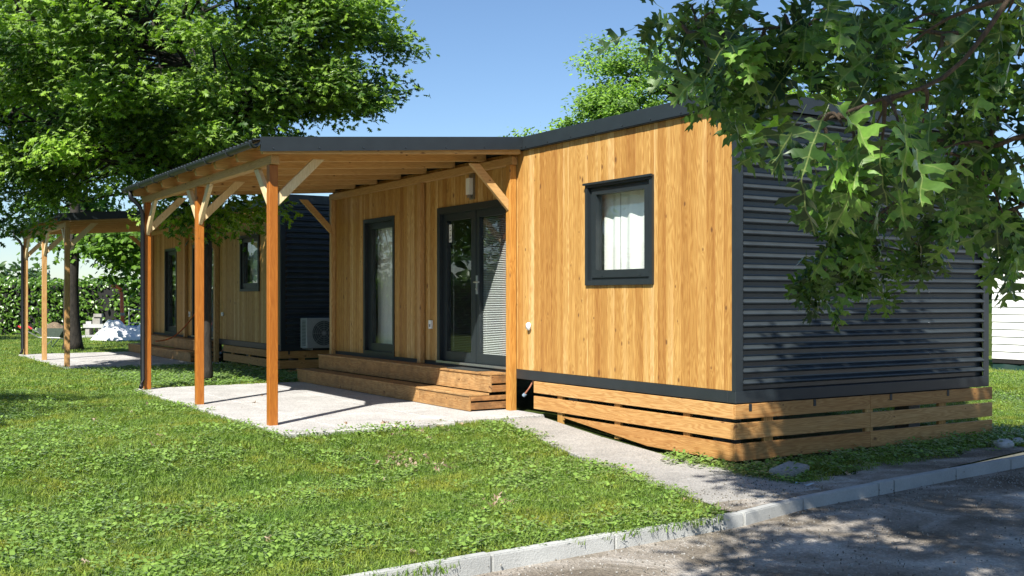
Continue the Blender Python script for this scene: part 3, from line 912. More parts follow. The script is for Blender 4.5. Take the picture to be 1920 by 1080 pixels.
def porch(dy, label, postmat):
    PX = 4.15
    YS = [11.6 + dy, 14.4 + dy, 17.2 + dy]
    root = empty("porch", (5.6, 14.4 + dy, 0), label, "porch", "timber lean-to porches on the cabins")
    def zr(x): return 2.982 + 0.069 * (x - PX)      # underside of rafters
    for i, y in enumerate(YS):
        box("post", PX - 0.05, PX + 0.05, y - 0.05, y + 0.05, -0.03, 2.879, postmat, root, 0.006)
        box("post_foot", PX - 0.04, PX + 0.04, y - 0.04, y + 0.04, -0.02, -0.031 + 0.002, M['alu'], root) if False else None
        put("brace", brace_mesh(0.56, 0.05, 'X', 1, M['pale']), (PX + 0.051, y, 2.42), root)
        if i < 2: put("brace", brace_mesh(0.50, 0.05, 'Y', 1, M['pale']), (PX, y + 0.051, 2.378), root)
        if i > 0: put("brace", brace_mesh(0.50, 0.05, 'Y', -1, M['pale']), (PX, y - 0.051, 2.378), root)
    # wall posts
    WX = CX - 0.057
    box("post", WX - 0.05, WX + 0.05, 11.5 + dy, 11.6 + dy, -0.03, 3.075, M['post'] if dy else M['stain2'], root, 0.006)
    box("post", WX - 0.03, WX + 0.05, 13.98 + dy, 14.08 + dy, 0.47, 3.075, M['post'], root, 0.006)
    box("post", WX - 0.03, WX + 0.05, 17.25 + dy, 17.34 + dy, 0.0, 3.075, M['post'], root, 0.006)
    put("brace", brace_mesh(0.56, 0.05, 'X', -1, M['pineX']), (WX - 0.051, 11.55 + dy, 2.50), root)
    put("brace", brace_mesh(0.56, 0.05, 'X', -1, M['pineX']), (WX - 0.031, 17.28 + dy, 2.50), root)
    # beams
    box("beam", PX - 0.05, PX + 0.05, 11.5 + dy, 17.32 + dy, 2.881, 2.98, M['pineY'], root, 0.004)
    box("wall_plate", WX - 0.03, WX + 0.05, 11.48 + dy, 17.36 + dy, 3.077, 3.178, M['pineY'], root, 0.004)
    # rafters
    for k in range(8):
        y = 11.345 + dy + k * 0.832
        y0, y1 = y, y + 0.07
        mb = MB()
        xa, xb = 3.94, CX - 0.05
        mb.prism([(xa, y0, zr(xa) + 0.05), (xa + 0.02, y0, zr(xa)), (xb, y0, zr(xb)), (xb, y0, zr(xb) + 0.12), (xa, y0, zr(xa) + 0.12)], (0, 0.07, 0))
        mb.build("rafter", M['pineX'], root, origin=((xa+xb)/2, y0, 3.05))
    # boarded deck above the rafters
    n = 28; xa, xb = 3.93, CX - 0.05
    for k in range(n):
        x0 = xa + (xb - xa) * k / n + 0.002; x1 = xa + (xb - xa) * (k+1) / n - 0.002
        mb = MB()
        mb.prism([(x0, 11.33+dy, zr(x0)+0.121), (x1, 11.33+dy, zr(x1)+0.121), (x1, 11.33+dy, zr(x1)+0.141), (x0, 11.33+dy, zr(x0)+0.141)], (0, 6.02, 0))
        mb.build("ceiling_board", M['pineY'], root, origin=((x0+x1)/2, 14.3+dy, 3.1))
    # metal roof sheet with ribs running down the slope
    V = []; Fq = []; yy = 11.325 + dy; ys = []
    while yy < 17.36 + dy:
        for (d_, h_) in ((0, 0), (0.06, 0), (0.075, 0.018), (0.105, 0.018), (0.12, 0)): ys.append((yy + d_, h_))
        yy += 0.135
    for xx in (3.86, CX - 0.047):
        for (a, h_) in ys: V.append((xx, a, zr(xx) + 0.146 + h_))
    n = len(ys)
    for i in range(n - 1): Fq.append((i, n+i, n+i+1, i+1))
    o = Vector((5, 14 + dy, 3.2)); me = mesh_from([Vector(v) - o for v in V], Fq, M['sheet'])
    put("roof_sheet", me, o, root)
    # front fascia (two end fascias), slope follows the roof
    for (ya, yb) in ((11.300 + dy, 11.322 + dy), (17.40 + dy, 17.425 + dy)):
        mb = MB(); xa, xb = 3.915, CX - 0.046
        za, zb = 2.985, 3.248
        mb.prism([(xa, ya, za), (xb, ya, zb), (xb, ya, zb + 0.154), (xa, ya, za + 0.154)], (0, yb - ya, 0))
        mb.build("fascia", M['metal'], root)
        yl = ya - 0.008 if ya < 12 + dy else yb + 0.001
        mb = MB(); mb.prism([(xa, yl, za - 0.004), (xb, yl, zb - 0.004), (xb, yl, zb + 0.012), (xa, yl, za + 0.012)], (0, 0.007, 0))
        mb.build("drip_edge", M['metal'], root)
    mb = MB()
    for k in range(7):
        x = 4.05 + k * 0.53; z = 2.985 + 0.0778 * (x - 3.915) + 0.03
        mb.tube([(x, 11.300 + dy, z), (x, 11.285 + dy, z)], 0.008, 6)
    mb.build("screw_row", M['screw'], root)["kind"] = 'stuff'
    # gutter: half round, with brackets
    gx, gz, gr = 3.865, 3.085, 0.055
    V = []; Fq = []; n = 9
    for y in (11.30 + dy, 17.44 + dy):
        for k in range(n):
            a = math.pi + math.pi * k / (n - 1)
            V.append((gx + gr*math.cos(a), y, gz + gr*math.sin(a)))
        for k in range(n):
            a = 2*math.pi - math.pi * k / (n - 1)
            V.append((gx + (gr-0.005)*math.cos(a), y, gz + (gr-0.005)*math.sin(a) ))
    m2 = 2*n
    for k in range(m2): Fq.append((k, (k+1) % m2, m2 + (k+1) % m2, m2 + k))
    Fq.append(tuple(range(m2-1, -1, -1))); Fq.append(tuple(range(m2, 2*m2)))
    o = Vector((gx, 14+dy, gz)); me = mesh_from([Vector(v)-o for v in V], Fq, M['metal'])
    gt = put("gutter", me, o, root)
    for k in range(8):
        y = 11.38 + dy + k * 0.832
        mb = MB()
        pts = [(gx + (gr+0.004)*math.cos(a), y, gz + (gr+0.004)*math.sin(a)) for a in [math.pi + math.pi*j/8 for j in range(9)]] + [(gx + gr + 0.03, y, gz + 0.0)]
        mb.tube(pts, 0.009, 5); mb.build("gutter_bracket", M['metal'], root)
    # downpipe at the far end
    mb = MB()
    yd = 17.08 + dy
    mb.tube([(gx, yd - 0.02, gz - gr - 0.0), (gx, yd - 0.02, gz - 0.14), (gx + 0.13, yd, gz - 0.26), (gx + 0.197, yd + 0.04, gz - 0.38), (gx + 0.197, yd + 0.05, 0.16), (gx + 0.18, yd + 0.02, 0.08), (gx + 0.15, yd - 0.05, 0.05)], 0.033, 12)
    mb.build("downpipe", M['pipe'], root, smooth=True)
    return root

M['stain2'] = wood("stained_wall_post", [(0.50, 0.25, 0.055), (0.56, 0.30, 0.08)], 'Z', rough=0.45)
porch(0, "nearest timber lean-to porch on orange-stained posts with a black fascia", M['stain'])
porch(DY, "farther timber lean-to porch on pale natural posts under the trees", M['post'])

# ------------------------------------------------------------------ steps
def steps(dy, label):
    root = empty("wooden_steps", (6.98, 14.5 + dy, 0), label, "steps", "low wooden steps along the cabin walls")
    joint = 13.02 + dy
    Ya, Yb = 11.66 + dy, 17.50 + dy
    def tier(x0, x1, zb, ztop, ya, yb):
        for (a, b) in ((ya, joint - 0.003), (joint + 0.003, yb)):
            # treads: two boards
            xm = (x0 + x1) / 2
            box("tread", x0 - 0.015, xm - 0.003, a, b, ztop - 0.026, ztop, M['stepY'], root, 0.004)
            box("tread", xm + 0.003, x1, a, b, ztop - 0.026, ztop, M['stepY'], root, 0.004)
            box("riser", x0, x0 + 0.026, a + 0.002, b - 0.002, zb, ztop - 0.0275, M['stepY'], root, 0.003)
    tier(6.70, 6.99, 0.006, 0.215, Ya, Yb)
    tier(7.0, 7.28, 0.225, 0.462, Ya, 17.30 + dy)
    # end boards
    for ys, ye, s in ((Ya, Ya + 0.026, 0), (Yb - 0.026, Yb, 1)):
        box("end_board", 6.728, 7.25, ys + 0.003, ye, 0.02, 0.105, M['stepX'], root, 0.003)
        box("end_board", 6.728, 7.25 , ys + 0.003, ye, 0.128, 0.186, M['stepX'], root, 0.003)
    box("end_board", 7.028, 7.25, Ya + 0.003, Ya + 0.029, 0.227, 0.31, M['stepX'], root, 0.003)
    box("end_board", 7.028, 7.25, Ya + 0.003, Ya + 0.029, 0.335, 0.43, M['stepX'], root, 0.003)
    mb = MB(); mb.box(6.745, 7.25, Ya + 0.06, Yb - 0.06, 0.004, 0.18); mb.build("bearer", M['dark'], root)
    return root
steps(0, "long two-tier wooden steps below the double door of the near cabin")
steps(DY, "long two-tier wooden steps at the far cabin, shaded")

dm = MB(); dm.box(7.03, 7.26, 12.05, 12.85, 0.4635, 0.475)
dmo = dm.build("doormat", M['mat']); tag(dmo, "thin dark doormat lying on the top step before the glass door", "doormat")

# ------------------------------------------------------------------ outdoor AC unit between the cabins
def ac_unit():
    x0, x1, y0, y1, z0, z1 = 7.62, 8.44, 19.42, 19.74, 0.46, 1.03
    root = empty("air_conditioner", ((x0+x1)/2, (y0+y1)/2, z0), "white outdoor air conditioner unit with round dark fan between the cabins", "air conditioner")
    box("casing", x0, x1, y0, y1, z0, z1, M['acwhite'], root, 0.008)
    cx_, cz_ = x0 + 0.34, (z0+z1)/2
    mb = MB(); mb.tube([(cx_, y0 - 0.003, cz_), (cx_, y0 - 0.012, cz_)], 0.235, 32); mb.build("fan_recess", M['acdark'], root)
    mb = MB()
    for r_ in (0.05, 0.09, 0.13, 0.17, 0.21, 0.24):
        mb.tube([(cx_ + r_*math.cos(a), y0 - 0.022, cz_ + r_*math.sin(a)) for a in [6.2832*k/28 for k in range(29)]], 0.003 if r_ < 0.23 else 0.006, 4, cap=False)
    for k in range(8):
        a = 6.2832*k/8; mb.tube([(cx_, y0-0.022, cz_), (cx_ + 0.24*math.cos(a), y0-0.022, cz_ + 0.24*math.sin(a))], 0.003, 4)
    mb.build("fan_guard", M['acwhite'], root)
    mb = MB(); mb.tube([(cx_, y0-0.013, cz_), (cx_, y0-0.03, cz_)], 0.035, 14); mb.build("fan_hub", M['acwhite'], root)
    mb = MB()
    for k in range(18): mb.box(x0 - 0.006, x0 - 0.001, y0 + 0.05, y0 + 0.22, z0 + 0.05 + k*0.027, z0 + 0.064 + k*0.027)
    mb.build("side_grille", M['acdark'], root)["kind"] = 'stuff'
    mb = MB(); mb.box(x0 + 0.1, x0 + 0.13, y0 + 0.02, CY + DY - 0.03, z0 - 0.035, z0 - 0.001); mb.box(x1 - 0.13, x1 - 0.1, y0 + 0.02, CY + DY - 0.03, z0 - 0.035, z0 - 0.001)
    mb.build("bracket", M['alu'], root)
ac_unit()

# ------------------------------------------------------------------ white building at the right
def white_building():
    X0, Ya, Yb = 19.9, 4.0, 13.42
    root = empty("white_cabin", (22, 9, 0), "white cabin with horizontal siding at the right edge", "cabin")
    n = 16
    z = 0.19
    for k in range(n):
        mb = MB()
        mb.prism([(X0, Ya, z + 0.001), (X0 - 0.022, Ya, z + 0.006), (X0 - 0.004, Ya, z + 0.147), (X0 + 0.02, Ya, z + 0.147)], (0, Yb - Ya, 0))
        mb.build("siding_board", M['siding'], root, origin=(X0, Ya, z))
        z += 0.149
    box("wall", X0 + 0.021, X0 + 4.0, Ya, Yb, 0.19, 2.58, M['siding'], root)
    box("roof_edge", X0 - 0.05, X0 + 4.05, Ya - 0.05, Yb + 0.05, 2.582, 2.80, M['grey'], root)
    box("floor_beam", X0 - 0.01, X0 + 4.0, Ya, Yb, 0.11, 0.188, M['dark'], root)
    # tarp skirt, rippled
    V = []; Fq = []
    n = 120; r2 = random.Random(4)
    for i in range(n + 1):
        y = Ya + (Yb - Ya) * i / n
        V.append((X0 + 0.03, y, 0.12)); V.append((X0 - 0.05 + 0.05*math.sin(i*0.9) + r2.uniform(-.02, .02), y, -0.02)); V.append((X0 - 0.12 + 0.05*math.sin(i*0.6+1), y, -0.15))
    for i in range(n):
        for j in range(2): Fq.append((3*i+j, 3*i+3+j, 3*i+4+j, 3*i+1+j))
    put("skirt_sheet", mesh_from(V, Fq, M['tarp'], True), (0, 0, 0), root)
    st = box("path", 18.55, 19.4, 6.0, 16.0, -0.2, -0.085, M['kerb'], None)
    tag(st, "pale concrete strip in front of the white cabin", kind='structure')
white_building()

# ------------------------------------------------------------------ foliage tools
def add_attr(me, name, vals, domain='FACE'):
    a = me.attributes.new(name, 'FLOAT', domain)
    a.data.foreach_set("value", np.asarray(vals, dtype=np.float32))

def np_mesh(name, verts, faces, mat, tone=None, smooth=False):
    """verts (n,3), faces (m,k) constant k"""
    me = bpy.data.meshes.new(name)
    nf, k = faces.shape
    me.vertices.add(len(verts)); me.vertices.foreach_set("co", verts.astype(np.float32).ravel())
    me.loops.add(nf * k); me.loops.foreach_set("vertex_index", faces.astype(np.int32).ravel())
    me.polygons.add(nf); me.polygons.foreach_set("loop_start", (np.arange(nf) * k).astype(np.int32))
    me.polygons.foreach_set("loop_total", np.full(nf, k, dtype=np.int32))
    me.materials.append(mat)
    me.update(calc_edges=True)
    if tone is not None: add_attr(me, "tone", tone)
    me.validate()
    return me

def star_leaf(kind):
    """flat leaf template, length 1 along +Y from the stalk: verts, tri faces"""
    if kind == 'maple':
        half = [(0.10, 0.10), (0.42, 0.12), (0.24, 0.34), (0.52, 0.52), (0.25, 0.58), (0.20, 0.78)]
    elif kind == 'oval':
        half = [(0.20, 0.25), (0.26, 0.55), (0.14, 0.85)]
    else:   # simple oak
        half = [(0.05, 0.12), (0.24, 0.26), (0.09, 0.36), (0.36, 0.60), (0.10, 0.62), (0.26, 0.88), (0.08, 0.84)]
    n = len(half)
    V = [(0, 0.0, 0)] + [(x, y, -0.25*abs(x) - 0.10*y*y) for x, y in half] + [(0, 1.0, -0.14)] + [(-x, y, -0.25*abs(x) - 0.10*y*y) for x, y in half[::-1]]
    V.append((0, 0.45, 0.02))
    c = len(V) - 1; m = c
    T = [(i, (i + 1) % m, c) for i in range(m)]
    return np.array(V, float), np.array(T, int)

def scatter_leaves(name, pos, direc, up, size, tone, mat, parent, kind='maple', origin=(0, 0, 0)):
    tv, tf = star_leaf(kind)
    n = len(pos)
    y = direc / np.linalg.norm(direc, axis=1, keepdims=True)
    x = np.cross(y, up); x /= np.linalg.norm(x, axis=1, keepdims=True) + 1e-9
    z = np.cross(x, y)
    s = size[:, None, None]
    v = (pos[:, None, :] + s * (tv[None, :, 0:1] * x[:, None, :] + tv[None, :, 1:2] * y[:, None, :] + tv[None, :, 2:3] * z[:, None, :]))
    v = v.reshape(-1, 3) - np.array(origin)
    f = (tf[None] + (np.arange(n) * len(tv))[:, None, None]).reshape(-1, 3)
    tn = np.repeat(tone, len(tf))
    me = np_mesh(name, v, f, mat, tn)
    o = put(name, me, origin, parent)
    o["kind"] = 'stuff'
    return o

def rand_dirs(rs, n, flat=0.5):
    a = rs.uniform(0, 2*np.pi, n)
    z = rs.normal(-0.25, flat, n)
    return np.stack([np.cos(a), np.sin(a), z], 1)

def make_tree(name, base, trunk_r, fork_z, ells, n_clumps, n_leaves, leaf_size, mat, label, cat="tree", kind='maple', seed=1,
              clump_r=0.55, limb_n=7, group=None, trunk_top=None, lean=(0, 0), flatness=0.45, shell=0.45, gate=None, clump_pts=None, sub_r=0.035):
    rs = np.random.RandomState(seed)
    base = Vector(base)
    root = empty(name, base, label, cat, group)
    # clump centres inside the union of ellipsoids, biased to the shell
    vols = np.array([e[1][0]*e[1][1]*e[1][2] for e in ells]); vols = vols**0.8; vols = vols / vols.sum()
    cl = []
    while len(cl) < n_clumps:
        e = ells[rs.choice(len(ells), p=vols)]
        d = rs.normal(size=3); d /= np.linalg.norm(d)
        r = rs.uniform(shell, 1.0) ** 0.6
        p = np.array(e[0]) + d * r * np.array(e[1])
        if gate is not None and not gate(p): continue
        cl.append(p)
    cl = np.array(cl)
    centre = np.mean([e[0] for e in ells], axis=0)
    # limbs: k-means-like groups
    tops = cl[rs.choice(len(cl), limb_n, replace=False)]
    for _ in range(6):
        dd = ((cl[:, None] - tops[None])**2).sum(-1); idx = dd.argmin(1)
        for k in range(limb_n):
            if (idx == k).any(): tops[k] = cl[idx == k].mean(0)
    ttop = Vector(trunk_top) if trunk_top is not None else Vector((centre[0], centre[1], centre[2] + 0.8))
    mb = MB()
    n = 9; tpts = []; trad = []
    for i in range(n):
        t = i / (n - 1)
        p = base.lerp(ttop, t)
        p = p + Vector((rs.normal(0, 0.05), rs.normal(0, 0.05), 0)) * (1 if 0 < i else 0) + Vector((lean[0], lean[1], 0)) * math.sin(t*3.14)
        tpts.append(p); trad.append(trunk_r * (1.0 - 0.85 * t) * (1.28 if i == 0 else 1))
    tpts.insert(1, base + Vector((0, 0, 0.25))); trad.insert(1, trunk_r * 1.02)
    mb.tube(tpts, trad, 14)
    mb.build("trunk", M['bark'], root, origin=base, smooth=True)
    def trunk_at(z):
        for a, b, ra, rb in zip(tpts[:-1], tpts[1:], trad[:-1], trad[1:]):
            if a.z <= z <= b.z or b is tpts[-1]:
                t = min(1, max(0, (z - a.z) / max(1e-6, b.z - a.z)))
                return a.lerp(b, t), ra + (rb - ra) * t
    mb = MB()
    for k in range(limb_n):
        e = Vector(tops[k])
        z0 = max(fork_z, min(e.z - 0.45 * (Vector((e.x, e.y, 0)) - Vector((base.x, base.y, 0))).length, ttop.z - 0.3))
        s, rr_ = trunk_at(z0)
        mid = s.lerp(e, 0.5) + Vector((rs.normal(0, .15), rs.normal(0, .15), 0.25))
        pts = []
        for i in range(8):
            t = i / 7
            pts.append(s*(1-t)**2 + mid*2*t*(1-t) + e*t*t + Vector(rs.normal(0, 0.04, 3)) * (0 < i < 7))
        r0 = min(rr_ * 0.75, 0.13)
        rads = [r0 * (1 - 0.8 * i / 7) + 0.008 for i in range(8)]
        mb.tube(pts, rads, 8)
        for c in cl[idx == k]:
            c = Vector(c)
            j = rs.randint(2, 8)
            s2 = pts[j]
            if (s2 - c).length > 3.5: j = 7; s2 = pts[7]
            m2 = s2.lerp(c, 0.55) + Vector((rs.normal(0, .1), rs.normal(0, .1), 0.14))
            pp = [s2*(1-t)**2 + m2*2*t*(1-t) + c*t*t for t in (0, .25, .5, .75, 1)]
            mb.tube(pp, [sub_r, sub_r*.7, sub_r*.5, sub_r*.35, sub_r*.2], 5, cap=False)
    mb.build("branches", M['bark'], root, origin=base, smooth=True, fix=False)
    # leaves
    ci = rs.randint(0, len(cl), n_leaves)
    sc = rs.uniform(0.55, 1.25, len(cl)) * clump_r
    off = rs.normal(size=(n_leaves, 3)); off /= np.linalg.norm(off, axis=1, keepdims=True)
    off *= (rs.uniform(0.0, 1.0, n_leaves) ** 0.45)[:, None]
    out = cl - centre; out[:, 2] *= 0.3
    out /= np.linalg.norm(out, axis=1, keepdims=True) + 1e-6
    off2 = off * sc[ci][:, None] * np.array([1, 1, 0.55])
    # sprays stretch outwards and droop
    along = rs.uniform(-0.3, 1.0, n_leaves) * sc[ci] * 0.9
    pos = cl[ci] + off2 + out[ci] * along[:, None]
    pos[:, 2] -= 0.35 * np.clip(along, 0, 9)**2
    d = rand_dirs(rs, n_leaves, flatness) + out[ci] * 0.6
    up = rs.normal(0, 0.40, (n_leaves, 3)) + np.array([-0.42, -0.35, 0.85])
    size = rs.uniform(0.65, 1.15, n_leaves) * leaf_size
    tone = np.clip(rs.normal(0.48, 0.24, n_leaves) + rs.normal(0, 0.2, len(cl))[ci], 0, 1)
    cr = scatter_leaves("crown", pos, d, up, size, tone, mat, root, kind, tuple(base))
    return root

def E(px, py, d, rx, ry=None, rz=None):
    c = P(px, py, d); ry = ry or rx; rz = rz or rx * 0.7
    return (np.array(c), (rx, ry, rz))

# maple between the two porches (crown fills the top left)
bA = P(387, 717, 18.1); bA.z = -0.04
make_tree("maple_tree", bA, 0.10, 2.7,
          [E(330, 30, 18.3, 3.3, 3.0, 2.3), E(590, 95, 18, 1.5, 1.6, 1.15), E(385, 345, 17.9, 1.0, 0.9, 0.5), E(180, 290, 18.4, 1.7, 1.4, 0.6), E(80, 160, 19, 2.3, 2.4, 1.7), E(20, 385, 19.5, 0.9, 0.8, 0.5), E(400, 215, 18, 1.7, 1.6, 0.8), E(668, 125, 18, 0.72, .8, .75)],
          430, 72000, 0.15, M['leafA'], "leafy maple tree with dark slim trunk between the near and far porch", kind='oak', seed=4, clump_r=0.55, limb_n=9,
          trunk_top=P(400, 60, 18.2))
# large tree behind the far porch
bB = P(137, 655, 30.0); bB.z = -0.05
make_tree("maple_tree", bB, 0.24, 3.0,
          [E(230, 160, 32, 3.4, 2.2, 2.9), E(60, 120, 32, 2.4, 2.0, 1.6), E(215, 450, 31, 1.2, 1.1, 0.75), E(130, 400, 32, 1.2, 1.2, 0.7)],
          260, 42000, 0.18, M['leafB'], "big leafy tree with thick dark trunk beyond the far patio", seed=9, clump_r=0.75, limb_n=8,
          trunk_top=P(140, 150, 30))
# yellow-green tree behind the near cabin
bC = P(1330, 640, 28); bC.z = -0.1
make_tree("ash_tree", bC, 0.16, 3.0,
          [E(1290, 190, 28, 2.6, 2.6, 1.6), E(1450, 175, 28, 1.7, 2.0, 1.1), E(1165, 150, 28, 0.8, 1.3, 0.9), E(1130, 215, 28, 0.9, 1, 0.7), E(1040, 250, 28, 0.8, 0.8, 0.2), E(1200, 230, 28, 2.0, 2, 1.0)],
          260, 44000, 0.11, M['leafC'], "bright yellow-green tree rising behind the near cabin roof", kind='oval', seed=14, clump_r=0.5, limb_n=7,
          trunk_top=P(1330, 190, 28), sub_r=0.022)
# trees off to the left: they shade the lawn's edge and show in the glass
make_tree("birch_tree", (-4.0, 12.2, -0.1), 0.12, 2.0, [(np.array((-4.2, 12.3, 5.2)), (2.6, 2.6, 2.6))], 110, 12000, 0.12, M['leafB'],
          "leafy tree standing at the left of the near lawn", kind='oval', seed=31, clump_r=0.6, limb_n=6)
make_tree("birch_tree", (-2.6, 37.5, -0.1), 0.15, 2.0, [(np.array((-2.6, 37.5, 5.4)), (2.8, 2.8, 4.4))], 130, 15000, 0.16, M['leafB'],
          "tall leafy tree at the hedge, well left of the far porch", kind='oval', seed=35, clump_r=0.7, limb_n=6)
make_tree("birch_tree", (-8.5, 36.0, -0.1), 0.15, 2.0, [(np.array((-8.5, 36, 5.6)), (3.4, 3.2, 4.2))], 120, 14000, 0.16, M['leafB'],
          "second tall leafy tree farther left along the hedge", kind='oval', seed=33, clump_r=0.7, limb_n=6)

# ------------------------------------------------------------------ hedge and treeline
def hedge():
    rs = np.random.RandomState(77)
    pts = [P(620, 560, 46), P(330, 560, 44), P(-150, 560, 43), Vector((-22, 26, 0))]
    pts = [np.array((p[0], p[1])) for p in pts]
    root = empty("hedge", (pts[1][0], pts[1][1], 0), "tall clipped green hedge across the back of the lawn", "hedge")
    pos = []; nrm = []
    V = []; Fq = []
    for a, b in zip(pts[:-1], pts[1:]):
        L_ = np.linalg.norm(b - a); t = (b - a) / L_; nn = np.array((-t[1], t[0]))
        if np.dot(nn, a) > 0: nn = -nn    # towards the camera
        n = int(L_ * 420)
        u = rs.uniform(0, 1, n); z = rs.uniform(-0.1, 2.1, n); top = rs.uniform(0, 1, n) < 0.22
        wob = 0.13 * np.sin(u * L_ * 1.7) + 0.1 * np.sin(u * L_ * 4.1 + 1)
        p = a[None] + (b - a)[None] * u[:, None] + nn[None] * (0.6 + wob + rs.normal(0, .09, n) - 0.9 * top * rs.uniform(0, 1, n))[:, None]
        zz = np.where(top, 2.05 + rs.normal(0, 0.09, n) + 0.1 * np.sin(u * L_ * 0.9), z)
        zz += np.where(top & (rs.uniform(0, 1, n) < 0.08), rs.uniform(0.05, 0.35, n), 0)
        pos.append(np.column_stack([p, zz])); nrm.append(np.tile(np.array([nn[0], nn[1], 0.5]), (n, 1)))
        for q in (a, b):
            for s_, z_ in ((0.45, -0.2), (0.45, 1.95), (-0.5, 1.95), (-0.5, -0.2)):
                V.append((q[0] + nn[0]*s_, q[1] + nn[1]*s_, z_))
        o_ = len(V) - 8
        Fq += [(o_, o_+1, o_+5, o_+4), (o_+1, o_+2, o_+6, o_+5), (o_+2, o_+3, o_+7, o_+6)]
    pos = np.concatenate(pos); nrm = np.concatenate(nrm); n = len(pos)
    d = rand_dirs(rs, n, 0.8); up = nrm + rs.normal(0, 0.55, (n, 3))
    scatter_leaves("foliage", pos, d, up, rs.uniform(0.13, 0.23, n), np.clip(rs.normal(0.55, 0.25, n), 0, 1), M['leafH'], root, 'oval', tuple(root.location))
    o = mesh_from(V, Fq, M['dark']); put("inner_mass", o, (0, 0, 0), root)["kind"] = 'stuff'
hedge()

def treeline():
    rs = np.random.RandomState(12)
    P0 = []; up = []; sz = []
    for k in range(150):
        px = rs.uniform(-700, 700); d = rs.uniform(95, 150)
        h = rs.uniform(2.6, 4.2) + (1.6 if px < 70 else 0)
        c = P(px, 560, d); r = rs.uniform(1.8, 4.0)
        n = 170
        o = rs.normal(size=(n, 3)); o /= np.linalg.norm(o, axis=1, keepdims=True); o *= (rs.uniform(0.5, 1, n))[:, None]
        P0.append(np.array((c.x, c.y, h * 0.55)) + o * np.array([r, r, h * 0.52])); up.append(o)
        sz.append(rs.uniform(0.5, 0.95, n))
    for k in range(220):   # right-hand side and reflections
        a = rs.uniform(0, 6.28)
        x, y = 120*math.cos(a), 120*math.sin(a)
        dd, lat = cam_depth(x, y)
        if dd > 0 and -0.7 < lat/dd < 0.1: continue
        h = rs.uniform(4, 9); r = rs.uniform(3, 6); n = 110
        o = rs.normal(size=(n, 3)); o /= np.linalg.norm(o, axis=1, keepdims=True)
        P0.append(np.array((x, y, h * 0.5)) + o * np.array([r, r, h * 0.55])); up.append(o); sz.append(rs.uniform(1.4, 2.4, n))
    pos = np.concatenate(P0); up = np.concatenate(up); sz = np.concatenate(sz); n = len(pos)
    pos[:, 2] = np.maximum(pos[:, 2], 0.2)
    o = scatter_leaves("distant_woods", pos, rand_dirs(rs, n, 0.6), up + rs.normal(0, 0.4, (n, 3)), sz, np.clip(rs.normal(0.5, 0.25, n), 0, 1), M['leafF'], None, 'oval')
    tag(o, "low line of distant trees beyond the hedge on the horizon", "woods", kind='stuff')
treeline()

